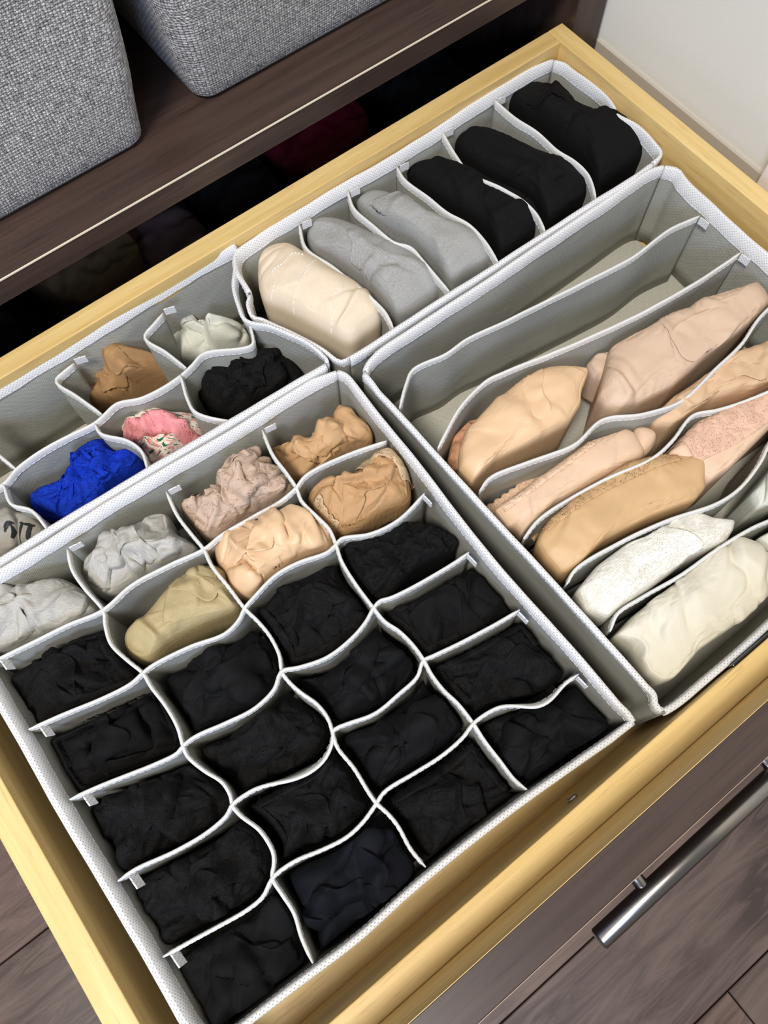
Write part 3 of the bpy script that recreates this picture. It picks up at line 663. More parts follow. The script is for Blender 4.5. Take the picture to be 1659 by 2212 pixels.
GAR_XY = {'heather_a':[(-141.5,301.3),(-121.1,295.5),(-106.2,286.6),(-92.5,282.5),(-85.0,271.1),(-81.1,249.9),(-81.9,243.8),(-101.4,245.6),(-127.5,254.8),(-147.9,259.7),(-159.0,264.0),(-170.4,274.9),(-176.5,292.8),(-161.4,307.7)],
 'heather_b':[(-47.6,294.7),(-38.1,282.6),(-24.2,281.4),(-12.5,283.1),(-2.4,276.7),(-5.6,262.1),(0.8,240.3),(-15.5,241.1),(-41.0,246.9),(-71.8,250.1),(-80.0,267.1),(-72.3,280.6),(-61.0,286.0)],
 'taupe':[(15.9,276.3),(27.4,267.3),(43.7,272.2),(58.4,281.1),(75.9,280.4),(84.1,266.2),(87.4,248.2),(85.3,235.7),(63.7,236.6),(39.9,240.3),(12.0,240.3),(7.9,260.4),(7.4,273.0)],
 'tan_a':[(94.2,282.4),(108.2,270.5),(126.9,263.9),(141.6,263.2),(157.7,276.5),(162.6,260.5),(165.2,244.8),(160.3,235.1),(137.5,239.6),(115.1,241.2),(94.3,244.4),(90.1,263.3)],
 'khaki':[(-75.7,214.1),(-57.6,217.6),(-28.0,226.1),(-10.0,225.0),(5.9,217.3),(3.9,192.3),(0.7,181.3),(-21.4,185.2),(-46.9,189.6),(-72.0,187.6),(-80.1,200.2)],
 'peach_a':[(10.5,228.5),(19.8,233.0),(52.4,224.4),(74.3,218.5),(85.4,203.5),(85.5,186.7),(79.0,176.7),(58.1,183.6),(33.7,185.1),(9.9,182.0),(1.2,192.3),(6.3,206.4),(5.8,218.2)],
 'brown':[(88.9,221.9),(102.2,221.6),(124.2,214.5),(142.9,217.8),(158.7,214.2),(162.9,199.6),(155.7,179.9),(147.7,172.1),(127.0,176.0),(100.4,179.7),(89.6,186.1),(87.3,207.3)],
 'blk23':[(86.8,172.5),(102.8,167.5),(120.8,167.8),(138.7,156.3),(152.5,136.9),(154.9,123.2),(146.1,120.8),(119.6,126.6),(85.4,124.7),(80.2,137.7)],
 'white7':[(88.6,437.8),(97.0,440.7),(111.2,436.0),(118.5,417.4),(132.8,415.8),(144.3,410.0),(145.5,396.4),(138.2,389.4),(101.0,406.1),(84.7,415.8),(81.9,427.2)],
 'tan7':[(0.8,423.5),(21.2,435.9),(30.0,426.6),(45.8,437.1),(59.7,428.1),(73.2,408.5),(70.2,399.9),(45.3,404.6),(16.2,407.4),(4.7,411.7)],
 'black7':[(76.4,367.3),(88.6,375.2),(101.9,367.7),(112.1,359.8),(128.9,357.3),(144.3,351.1),(154.6,334.2),(151.8,319.9),(131.3,318.6),(101.1,323.5),(87.2,327.6),(76.2,343.0),(73.5,357.0)],
 'pink7':[(8.1,367.8),(27.8,366.7),(50.3,351.3),(62.2,341.0),(60.2,327.1),(44.7,324.5),(10.4,327.2),(12.1,344.6)],
 'blue7':[(-81.6,353.7),(-72.0,357.4),(-52.2,354.9),(-35.0,362.4),(-11.5,365.3),(-5.0,362.9),(6.8,340.3),(4.6,328.8),(-16.6,327.1),(-68.9,328.8),(-80.7,341.5)],
 'grey7':[(-155.4,348.7),(-137.4,361.1),(-112.9,361.6),(-93.2,352.3),(-84.4,341.9),(-83.9,325.4),(-107.4,325.7),(-129.5,329.5),(-151.2,333.6)],
 'cream8':[(175.0,412.7),(189.2,425.5),(207.1,421.0),(214.1,402.7),(223.8,373.1),(233.4,340.2),(232.2,318.9),(225.7,309.2),(208.3,307.0),(193.6,306.9),(182.5,331.3),(169.8,367.9),(162.1,384.7)],
 'grey8a':[(230.0,419.1),(242.0,426.0),(255.7,416.5),(266.9,391.3),(282.9,358.1),(288.2,326.8),(289.2,304.4),(281.5,301.3),(241.8,305.4),(240.7,318.2),(240.0,352.3),(232.5,386.3),(224.9,405.0)],
 'grey8b':[(284.1,419.4),(299.4,420.2),(314.6,398.7),(317.0,374.8),(329.3,350.6),(342.7,318.7),(337.8,300.4),(314.7,301.1),(296.3,305.1),(298.2,328.5),(296.2,358.6),(284.5,393.8)],
 'black8a':[(342.3,421.6),(364.9,417.7),(374.8,399.4),(379.6,385.1),(390.9,359.0),(403.5,328.7),(395.7,303.0),(369.3,299.1),(348.3,301.6),(354.3,322.5),(351.4,351.1),(341.8,392.3)],
 'black8b':[(395.2,418.8),(406.6,424.3),(426.1,410.3),(434.8,383.9),(450.6,350.0),(460.8,324.5),(453.4,304.2),(427.8,302.8),(403.3,303.5),(409.0,322.3),(403.3,354.0),(394.1,389.1)],
 'black8c':[(467.1,429.9),(484.2,434.0),(497.5,428.8),(497.6,415.6),(501.1,386.4),(516.6,351.8),(532.5,324.6),(530.8,309.4),(517.1,303.8),(483.6,304.4),(465.2,305.1),(473.0,330.2),(471.7,366.9),(466.9,407.5)],
 'dusty':[(343.8,167.2),(356.4,176.1),(404.9,169.5),(450.9,160.2),(482.9,150.2),(497.6,147.2),(496.1,137.3),(491.5,128.8),(486.7,125.4),(455.4,121.6),(411.9,122.3),(371.4,119.5),(339.1,124.0),(319.0,130.0),(314.0,138.2),(317.4,149.0)],
 'satin':[(202.6,180.3),(216.9,190.1),(252.4,196.1),(283.7,197.5),(304.9,192.6),(322.7,180.9),(329.3,172.4),(326.6,168.9),(311.7,160.6),(303.0,152.2),(284.2,145.5),(247.5,150.5),(217.9,155.6),(192.5,152.6),(192.3,160.3),(192.1,168.1)],
 'satinlace':[(194.6,184.0),(212.8,198.5),(232.6,201.8),(247.7,196.5),(246.0,188.6),(216.5,182.5),(197.6,171.4),(190.6,174.3)],
 'beige':[(341.1,112.7),(374.2,111.7),(425.4,109.0),(450.4,106.5),(471.0,94.9),(490.6,86.5),(483.1,72.2),(442.3,73.3),(420.0,78.1),(381.0,92.3),(344.8,95.5),(337.2,105.1)],
 'peachlace':[(191.7,127.1),(211.2,125.6),(249.8,125.6),(288.9,125.0),(317.9,115.4),(320.6,109.1),(315.5,92.3),(310.0,89.9),(272.5,96.8),(228.7,102.1),(196.9,99.9),(197.5,107.1),(190.6,110.0)],
 'pinklace':[(321.6,79.8),(358.9,86.1),(397.2,77.0),(439.1,65.9),(477.5,59.7),(468.6,44.5),(409.1,47.9),(350.2,42.3),(331.6,44.2),(330.2,52.8)],
 'tanlace':[(202.5,90.3),(214.8,94.6),(261.4,95.4),(293.5,92.6),(318.1,81.5),(343.7,62.6),(343.7,59.5),(327.6,45.8),(326.8,42.5),(310.5,39.5),(277.1,50.0),(236.2,58.0),(203.0,55.9),(196.3,59.3),(195.0,75.0),(198.0,86.8)],
 'whitelace':[(197.1,43.3),(221.0,47.9),(250.0,47.2),(262.9,42.9),(277.9,40.7),(308.9,32.0),(314.0,22.2),(325.7,11.2),(319.9,7.1),(306.7,3.1),(277.5,10.9),(235.1,11.9),(200.4,14.9),(191.1,28.2)],
 'whiteb':[(351.4,18.9),(364.3,21.3),(390.5,26.1),(423.2,26.4),(460.8,20.8),(486.6,14.0),(482.2,-3.9),(412.8,-6.6),(362.5,0.5),(344.2,7.4)],
 'creamf':[(195.3,3.2),(214.8,5.5),(256.4,4.4),(298.5,4.8),(314.7,-1.2),(321.4,-13.9),(328.2,-29.9),(326.3,-34.4),(308.8,-42.2),(270.3,-43.3),(235.5,-40.0),(206.3,-43.4),(199.0,-40.2),(195.8,-29.4),(202.2,-9.9)],
 'whitef':[(331.3,-7.9),(353.6,-11.9),(393.5,-18.8),(429.7,-24.7),(423.1,-39.4),(374.4,-40.1),(337.0,-41.3),(332.9,-21.9)],
 'khaki_e':[(-5.2,226.0),(-0.7,220.2),(5.5,214.5),(6.9,205.2),(0.6,200.1),(-8.9,210.7),(-10.2,219.4)],
 'heather_s':[(-47.0,287.9),(-41.3,284.4),(-38.0,276.2),(-43.4,261.8),(-49.7,256.6),(-59.9,264.5),(-58.5,275.8)],
 'tan_c':[(156.5,273.8),(159.2,264.6),(160.8,254.1),(163.0,240.1),(158.8,232.7),(145.9,237.5),(138.1,248.9),(139.2,258.7)],
 'peach_e':[(324.9,112.8),(332.2,108.2),(334.9,99.2),(329.9,94.2),(318.3,91.3),(311.7,93.9),(315.3,104.0)],
 'dusty_e':[(341.3,181.4),(352.8,181.1),(360.5,175.0),(354.2,165.5),(340.3,159.3),(337.2,168.5)],
 'c_brown':[(43.1,512.8),(84.7,505.0),(107.1,487.4),(88.0,471.3),(44.4,475.1),(12.6,482.3)]}
TRIM = {'tanlace':[(208.8,89.9),(224.7,89.3),(255.8,86.8),(284.8,81.4),(308.5,75.2),(324.1,70.7)],
 'peachlace':[(196.5,122.3),(221.8,121.3),(255.6,121.1),(285.2,121.0)],
 'creamst1':[(165.5,377.2),(173.7,382.8),(177.9,391.6),(190.4,390.9),(199.8,393.9),(207.1,386.9)],
 'creamst2':[(164.1,343.4),(170.2,350.1),(174.6,358.3),(184.4,365.4),(194.5,369.4),(200.8,373.5),(212.0,376.9)],
 'creamst3':[(179.3,305.8),(186.1,311.8),(185.6,320.7),(192.9,329.4),(197.4,331.6),(199.1,339.1),(204.9,340.4),(212.3,340.6),(214.1,345.1)],
 'pinkruf':[(8.7,332.8),(8.7,348.6),(19.8,345.2),(33.9,339.5),(41.0,326.0),(43.9,313.2)],
 'brownl':[(87.9,212.7),(85.7,197.5),(88.2,186.0)],
 'brownl2':[(131.7,205.6),(148.7,210.0),(154.8,200.1),(154.7,185.2)],
 'ink1':[(-96.6,338.2),(-99.2,339.5),(-102.3,338.3),(-105.1,335.4)],
 'ink1b':[(-98.6,338.4),(-99.9,332.8),(-103.6,329.1)],
 'ink2':[(-94.1,338.4),(-92.5,337.9),(-95.9,333.3),(-100.8,327.0),(-105.1,321.7)],
 'ink3':[(-92.7,337.0),(-90.0,334.1),(-86.3,330.9)],
 'ink4':[(-91.1,335.4),(-88.8,332.9),(-93.7,327.2),(-96.5,323.7),(-91.8,322.9),(-84.6,322.7)],
 'pinklace':[(332.6,64.0),(370.7,56.1),(411.0,54.3),(451.7,51.9)]}
# ---------------------------------------------------------------- the setting
FZ = -0.30
fl = mesh_obj('floor', [(-1.6, -1.6, FZ - 0.012), (0.590, -1.6, FZ - 0.012), (0.590, 1.05, FZ - 0.012), (-1.6, 1.05, FZ - 0.012), (-1.6, -1.6, FZ - 0.03), (0.590, -1.6, FZ - 0.03), (0.590, 1.05, FZ - 0.03), (-1.6, 1.05, FZ - 0.03)],
              [(0, 1, 2, 3), (7, 6, 5, 4), (0, 4, 5, 1), (1, 5, 6, 2), (2, 6, 7, 3), (3, 7, 4, 0)], M['wenge_x'], None, False)
tag(fl, kind='structure', label='dark brown wood-look plank floor below the drawer')
prng = random.Random(3)
pm = {}
def plank(x0, x1, y0, y1, k):
    key = (round(x1 - x0, 3), k)
    if key not in pm:
        bm = bmesh.new(); bmesh.ops.create_cube(bm, size=1)
        for v in bm.verts: v.co = Vector((v.co.x * (x1 - x0 - 0.0012), v.co.y * (y1 - y0 - 0.0012), v.co.z * 0.012))
        bmesh.ops.bevel(bm, geom=[e for e in bm.edges if all(v.co.z > 0 for v in e.verts)], offset=0.0009, segments=1, affect='EDGES')
        me = bpy.data.meshes.new('plank'); bm.to_mesh(me); bm.free(); me.materials.append(M['planks'][k]); pm[key] = me
    o = bpy.data.objects.new('plank', pm[key]); col.objects.link(o); o.parent = fl
    o.location = Vector(((x0 + x1) / 2, (y0 + y1) / 2, FZ - 0.006 - prng.uniform(0, 0.0003))) - PLOC['floor']
yy = 0.021 - 0.104 * 10; row = 0
while yy < 0.75:
    # joints: one at x = 0.15 in the row that runs from y = -0.389 to -0.285
    x = 0.15 - 0.62 * 3 + (row % 3) * 0.21 if abs(yy + 0.395) > 0.02 else 0.15 - 0.62 * 3
    if row % 3 == 0: x -= 0.62
    while x < 0.590:
        a, b = max(x, -1.3), min(x + 0.62, 0.590)
        if b > -1.3 and b - a > 0.02: plank(round(a, 3), round(b, 3), yy, yy + 0.104, prng.randrange(4))
        x += 0.62
    yy += 0.104; row += 1
wr = box('wall_right', 0.5905, 0.72, -1.6, 1.05, FZ - 0.03, 1.9, M['paint'], None, 0); tag(wr, kind='structure', label='off-white painted wall to the right of the wardrobe')
bb = box('baseboard_right', 0.5875, 0.5905, 0.2195, 0.62, FZ, -0.034, M['skirting'], None, 0.0008); tag(bb, kind='structure', label='beige-grey baseboard along the right wall')
tr = box('trim_1', 0.572, 0.5905, 0.05, 0.2195, FZ, 1.9, M['casing'], None, 0.001); tag(tr, kind='structure', label='white painted trim board at the right edge')

# ---------------------------------------------------------------- wardrobe
wd = root('wardrobe', (0.17, 0.72, FZ), label='dark brown wood wardrobe with an open shelf above the pulled-out drawer', cat='wardrobe')
YC = 0.4355
box('shelf', -0.206, 0.545, YC, 0.99, 0.057, 0.0768, M['wenge_x'], wd, 0.0006)
box('edge_strip', -0.206, 0.545, YC - 0.0006, YC + 0.0004, 0.0765, 0.0775, M['edge'], wd, 0.0)
box('side_panel', 0.5455, 0.585, YC, 1.0, FZ, 1.5, M['wenge_z'], wd, 0.0006)
box('side_panel', -0.2465, -0.2065, YC, 1.0, FZ, 1.5, M['wenge_z'], wd, 0.0006)
box('back_panel', -0.206, 0.545, 0.99, 1.0, FZ, 1.5, M['wenge_x'], wd, 0.0)
box('bottom_panel', -0.206, 0.545, YC, 0.99, -0.16, -0.142, M['wenge_x'], wd, 0.0006)

# ---------------------------------------------------------------- the drawer
dr = root('drawer', (0.173, 0.18, -0.13), label='pulled-out drawer with light beech sides, dark brown front and bar handle', cat='drawer')
XL, XR, YB, YF, T = -0.196, 0.5422, 0.4467, -0.0774, 0.0173
box('side_board', XL, XL + T, YF, YB, -0.125, 0, M['beech_y'], dr)
box('side_board', XR - T, XR, YF, YB, -0.125, 0, M['beech_y'], dr)
box('back_board', XL + T, XR - T, YB - T, YB, -0.125, -0.0002, M['beech_x'], dr)
box('front_board', XL + T, XR - T, YF, YF + T, -0.125, -0.0002, M['beech_x'], dr)
box('bottom_panel', XL + T - 0.004, XR - T + 0.004, YF + T - 0.004, YB - T + 0.004, -0.113, -0.1065, M['beech_x'], dr, 0.0003)
fr = box('drawer_front', XL - 0.012, XR + 0.012, YF - 0.0213, YF - 0.0003, -0.155, 0.059, M['wenge_x'], dr, 0.0005)
box('inner_facing', XL - 0.0115, XR + 0.0115, YF - 0.0006, YF - 0.0001, -0.154, 0.0588, M['beech_x'], fr, 0.0)
box('edge_strip', XL - 0.012, XR + 0.012, YF - 0.0216, YF - 0.0212, 0.0583, 0.0592, M['edge_b'], fr, 0.0)
def cyl(name, p0, p1, r, mat, parent, seg=32, cap=0.0012):
    p0, p1 = np.array(p0, float), np.array(p1, float); d = p1 - p0; L = np.linalg.norm(d); d /= L
    a = np.cross(d, [0, 0, 1.0]); a = a if np.linalg.norm(a) > 0.1 else np.cross(d, [0, 1.0, 0]); a /= np.linalg.norm(a); b = np.cross(d, a)
    V = []; prof = [(0, r - cap), (cap, r), (L - cap, r), (L, r - cap)]
    for t_, rr in prof:
        for k in range(seg): V.append(p0 + d * t_ + rr * (math.cos(2 * math.pi * k / seg) * a + math.sin(2 * math.pi * k / seg) * b))
    F = [(i * seg + k, i * seg + (k + 1) % seg, (i + 1) * seg + (k + 1) % seg, (i + 1) * seg + k) for i in range(3) for k in range(seg)]
    F += [tuple(range(seg))[::-1], tuple(3 * seg + k for k in range(seg))]
    o = mesh_obj(name, V, F, mat, parent, True)
    md = o.modifiers.new('flat', 'EDGE_SPLIT'); md.split_angle = math.radians(50); return o
HZ = -0.060; HY = -0.1355
hd = cyl('handle', (0.061, HY, HZ), (0.285, HY, HZ), 0.0072, M['steel'], dr, 48)
for hx in (0.106, 0.229):
    cyl('post', (hx, YF - 0.0212, HZ), (hx, HY + 0.003, HZ), 0.0048, M['steel'], hd, 24, 0.0006)
def screw(x, y, z):
    cyl('screw', (x, y - 0.001, z), (x, y + 0.0024, z), 0.0042, M['zinc'], dr, 6, 0.0008)
screw(0.1027, YF + T, -0.0408); screw(0.30, YF + T, -0.0408)

# ---------------------------------------------------------------- organisers
def base_pad(parent, pts, z=-0.1045):
    C = densify(pts, True, 0.01); n = len(C)
    V = [(p[0], p[1], z) for p in C] + [(p[0], p[1], z - 0.0016) for p in C]
    F = [tuple(range(n)), tuple(range(2 * n - 1, n - 1, -1))] + [(i, n + i, n + (i + 1) % n, (i + 1) % n) for i in range(n)]
    if ((C[:, 0] * np.roll(C[:, 1], -1)) - (np.roll(C[:, 0], -1) * C[:, 1])).sum() < 0: F[0] = F[0][::-1]; F[1] = F[1][::-1]
    mesh_obj('base', V, F, M['floor_pad'], parent, False, [(v[0], v[1]) for v in V])
def line(a, b, n=2): return [(a[0] + (b[0] - a[0]) * k / n, a[1] + (b[1] - a[1]) * k / n) for k in range(n + 1)]

def rect_rim(corners, r=4, wob_=0.8, seed=0):
    rg = random.Random(seed); out = []
    n = len(corners)
    for i in range(n):
        a, b = corners[i], corners[(i + 1) % n]; L = math.hypot(b[0] - a[0], b[1] - a[1]); k = max(3, int(L / 45))
        ux, uy = (b[0] - a[0]) / L, (b[1] - a[1]) / L
        out.append((a[0] + ux * r, a[1] + uy * r))
        for j in range(1, k):
            f = j / k; w_ = rg.uniform(-wob_, wob_)
            out.append((a[0] + (b[0] - a[0]) * f - uy * w_, a[1] + (b[1] - a[1]) * f + ux * w_))
        out.append((b[0] - ux * r, b[1] - uy * r))
    return out

# 24-cell organiser
o24 = root('drawer_organizer', (0.0, 0.125, -0.106), label='grey fabric organizer of twenty-four cells, front left, holding mostly black underwear', cat='organizer', group=None)
rim24 = rect_rim([(-163, 300), (166, 282), (160, -46), (-163, -30)], 3, 0.9, 2)
def lean24(f): return 0.0
base_pad(o24, [(-158, -28), (-158, 297), (0, 291), (164, 283), (161, 120), (161, -46), (130, -41), (0, -33)])
def side_wall(parent, a, b, ztop, seed, lean=0.0, wob_=0.8, bt=0.0034, bh=0.0095, side=0, mid=None):
    pts = line(a, b, 6) if mid is None else mid
    if mid is None:
        rg = random.Random(seed); L = math.hypot(b[0] - a[0], b[1] - a[1]); nx, ny = -(b[1] - a[1]) / L, (b[0] - a[0]) / L
        pts = [pts[0]] + [(p[0] + nx * (q := rg.uniform(-wob_, wob_)), p[1] + ny * q) for p in pts[1:-1]] + [pts[-1]]
    f = (lambda s: lean * min(1, s / 0.06, (1 - s) / 0.06)) if lean else None
    return fabric_wall(parent, pts, ztop, 'side_wall', 0.0022, bh, bt, False, seed, f, False)
def organizer_wall(parent, pts, ztop, seed, lean=0.0, bt=0.0034, bh=0.0095):
    w_, C = fabric_wall(parent, pts, ztop, 'divider', 0.0022, bh, bt, False, seed, (lambda s: lean * max(0, min(1, s / 0.06, (1 - s) / 0.06))) if lean else None, False)
    w_.name = 'side_wall'; return w_
def wl_(a, b, seed, amp=0.8, n=6):
    rg = random.Random(seed); L = math.hypot(b[0] - a[0], b[1] - a[1]); nx, ny = -(b[1] - a[1]) / L, (b[0] - a[0]) / L
    out = line(a, b, n); return [out[0]] + [(p[0] + nx * q, p[1] + ny * q) for p in out[1:-1] for q in [rg.uniform(-amp, amp)]] + [out[-1]]
# back, right, front, left walls; lean opens the left wall outwards
organizer_wall(o24, wl_((-163, 299), (164, 284), 1, 0.6), ZR, 1, 0.30, 0.0040, 0.011)
organizer_wall(o24, [(165, 284), (168, 278), (167, 262), (165, 230), (163, 180), (160, 120), (159, 60), (160, 0), (160, -30), (161.5, -40), (161, -46)], ZR, 2, 0.10, 0.0040, 0.011)
organizer_wall(o24, [(161, -46), (140, -43), (79, -38), (20, -35), (-20, -34), (-58, -35), (-100, -33), (-139, -31), (-157, -30)], ZR, 3, 0.12, 0.0042, 0.010)
organizer_wall(o24, wl_((-157.5, -29), (-157.5, 298), 4, 0.7), ZR, 4, 0.36, 0.0050, 0.012)

ZD = ZR - 0.002
for k, r in enumerate(ROWS):
    r = [(-155.0, r[0][1] + 0.5)] + r[1:-1] + [(min(r[-1][0], 158) + 1, r[-1][1])]
    ln = None
    if k == 4: ln = lambda s: -0.4 * math.sin(math.pi / 2 * max(0, 1 - abs(s - 0.895) / 0.085)) ** 2
    if k == 3: ln = lambda s: -0.4 * math.sin(math.pi / 2 * max(0, 1 - abs(s - 0.42) / 0.12)) ** 2
    fabric_wall(o24, r, ZD, seed=10 + k, lean=ln, straight=0.35)
for k, r in enumerate(COLS):
    r = [(r[0][0], r[0][1] + 4)] + r[1:-1] + [(r[-1][0], r[-1][1])]
    fabric_wall(o24, r, ZD - 0.0006, seed=20 + k, straight=0.35)
tabs(o24, [(r[0][0] + 6.0, r[0][1] - 1.5, ZD - 0.001, 0.0, -1, 0.4, 0) for r in ROWS] + [(r[-1][0] - 1.5, r[-1][1] - 1, ZD + 0.001, 0.05, -1) for r in ROWS[1:]] +
     [(r[0][0] + 1.5, r[0][1] + 2.0, ZD + 0.001, 1, -0.15) for r in COLS])

# six-cell organiser at the back
o8 = root('drawer_organizer', (0.34, 0.35, -0.106), label='narrow grey fabric organizer along the drawer back, with six curved cells of folded clothes', cat='organizer')
base_pad(o8, [(165, 422), (165, 300), (180, 286), (350, 285), (510, 283), (522, 300), (524, 330), (524, 425), (400, 426), (280, 425)])
i0 = 0
r8 = RIM8
organizer_wall(o8, [r8[19], (165, 420)] + [(188, 424), (260, 423.5), (317, 422.5), (383, 424), (444, 425), (500, 425.5), (514, 425)], ZR + 0.003, 31, 0.22, 0.0040, 0.012)
organizer_wall(o8, [(515, 424.5), (519, 415)] + [(p[0] - 4.5, p[1]) for p in r8[1:7]] + r8[7:9], ZR + 0.002, 32, 0.10, 0.0036, 0.012)
organizer_wall(o8, r8[8:13], ZR, 33, 0.06, 0.0044, 0.011)
organizer_wall(o8, r8[12:20], ZR, 34, 0.2, 0.0030, 0.010)
for k, r in enumerate(DIV8):
    r = [(r[0][0], r[0][1] + 2.5)] + r[1:-1] + [(r[-1][0], r[-1][1] - 2.5)]
    fabric_wall(o8, r, ZD, seed=40 + k, bh=0.0085, bt=0.0026)
tabs(o8, [(r[0][0] + 1.5, r[0][1] - 0.5, ZD + 0.001, 1, -0.1) for r in DIV8])

# eight-cell organiser at the left back
o7 = root('drawer_organizer', (0.0, 0.36, -0.106), label='narrow grey fabric organizer at the left back, with zigzag dividers and a blue lace piece', cat='organizer')
LX = -174
back7 = wl_((LX, 428), (168, 428.5), 7, 0.5)
s7 = [(168.5, 427.5)] + [(x, min(y, 426)) for x, y in R7S[1:-1]] + [(162, 294)]
organizer_wall(o7, back7, ZR + 0.007, 51, 0.30, 0.0040, 0.013)
organizer_wall(o7, s7, ZR + 0.003, 52, -0.15, 0.0030, 0.011)
organizer_wall(o7, [(161, 293.5), (130, 296), (80, 298.5), (32, 301.5), (-30, 304.5), (-90, 307), (LX, 309)], ZR, 53, 0.0, 0.0050, 0.010)
organizer_wall(o7, wl_((LX, 309.5), (LX, 427), 9, 0.5), ZR + 0.002, 54, 0.1)
base_pad(o7, [(LX + 1, 311), (LX + 1, 426), (0, 426.5), (160, 426.5), (166, 424), (150, 400), (138, 375), (137, 366), (150, 350), (160, 320), (163, 300), (150, 297), (32, 303)])
for k, r in enumerate(DIV7):
    fabric_wall(o7, [(r[0][0], min(r[0][1], 424))] + r[1:], ZD - 0.002, seed=60 + k, bh=0.0085, bt=0.0024)
tabs(o7, [(r[0][0] + 1.5, min(r[0][1], 422) + 1, ZD - 0.001, 1, -0.3) for r in DIV7[1:4]])

# bra organiser at the right
ob = root('drawer_organizer', (0.34, 0.11, -0.106), label='large grey fabric organizer on the right, with seven long slots of beige and white underwear', cat='organizer')
organizer_wall(ob, [(182, 271), (190, 274.5), (260, 276), (345, 275), (430, 275.5), (495, 276.5), (506, 274)], ZR, 71, 0.16, 0.0042, 0.012)
organizer_wall(ob, [(507, 273.5), (512, 264), (508, 255), (506, 225), (503, 170), (501, 110), (500, 50), (500, -10), (500, -54)], ZR, 72, 0.25, 0.0042, 0.013)
organizer_wall(ob, [(499, -55), (420, -55.5), (360, -55), (290, -54.7), (261, -55.2), (216, -55), (190, -55), (182, -54)], ZR, 73, 0.05, 0.0044, 0.010)
organizer_wall(ob, [(181, -52.5), (180.6, -48), (186, -42), (187, -34), (186.6, 0), (185.8, 60), (184.6, 120), (183.6, 180), (182.4, 240), (181.5, 262), (180, 270)], ZR, 74, 0.22, 0.0042, 0.011)
base_pad(ob, [(183, -54), (186, 0), (183, 150), (181, 272), (190, 276), (350, 276), (500, 276), (507, 273), (507, 250), (502, 150), (500, 0), (500, -55), (350, -55)])
for k, r in enumerate(DIVB):
    r = [(r[0][0] + 5.0, r[0][1] - 1.5)] + [(p[0] + 4.0, p[1]) if i < 1 else p for i, p in enumerate(r[1:])]
    r[-1] = (min(r[-1][0] + 2, 499), r[-1][1])
    fabric_wall(ob, r, ZD - 0.002, seed=80 + k, bh=0.0075, bt=0.0024)
tabs(ob, [(min(r[-1][0] + 2, 499) - 0.8, r[-1][1] - 1.5, ZD - 0.003, 0.1, -1) for r in DIVB])

# ---------------------------------------------------------------- clothes: cells of the 24-cell organiser
def seg_between(curve, p, q):
    C = densify(curve, False, 0.003) * 1000
    i = int(np.argmin(((C - p) ** 2).sum(1))); j = int(np.argmin(((C - q) ** 2).sum(1)))
    return C[i:j + 1] if i <= j else C[j:i + 1][::-1]
def near(cu, cv):
    A = densify(cu, False, 0.002) * 1000; B = densify(cv, False, 0.002) * 1000
    d = ((A[:, None] - B[None]) ** 2).sum(2); k = np.unravel_index(d.argmin(), d.shape); return (A[k[0]] + B[k[1]]) / 2
rowc = [[(-162, 297), (0, 291), (163, 284)]] + ROWS + [[(-162, -30), (-58, -35), (20, -35), (79, -38), (160, -45)]]
colc = [[(-161, 299), (-161, 130), (-161, -31)]] + COLS + [[(164, 284), (158, 130), (159, -44)]]
def cell(r, c, inset=3.0):
    a, b = near(rowc[r], colc[c]), near(rowc[r], colc[c + 1]); d, e = near(rowc[r + 1], colc[c]), near(rowc[r + 1], colc[c + 1])
    L = list(seg_between(rowc[r], a, b)) + list(seg_between(colc[c + 1], b, e)) + list(seg_between(rowc[r + 1], e, d)) + list(seg_between(colc[c], d, a))
    P = np.array(L); keep = [0]
    for i in range(1, len(P)):
        if np.linalg.norm(P[i] - P[keep[-1]]) > 5: keep.append(i)
    P = P[keep]
    if np.linalg.norm(P[0] - P[-1]) < 4: P = P[:-1]
    c0 = P.mean(0); N = normals2(P, True); sg = -1 if ((P - c0) * N).sum() > 0 else 1
    P = P + N * sg * inset
    for _ in range(2): P = 0.5 * P + 0.25 * (np.roll(P, 1, 0) + np.roll(P, -1, 0))
    return [tuple(p) for p in P]
GB = 'black underwear in the cells of the large organizer'
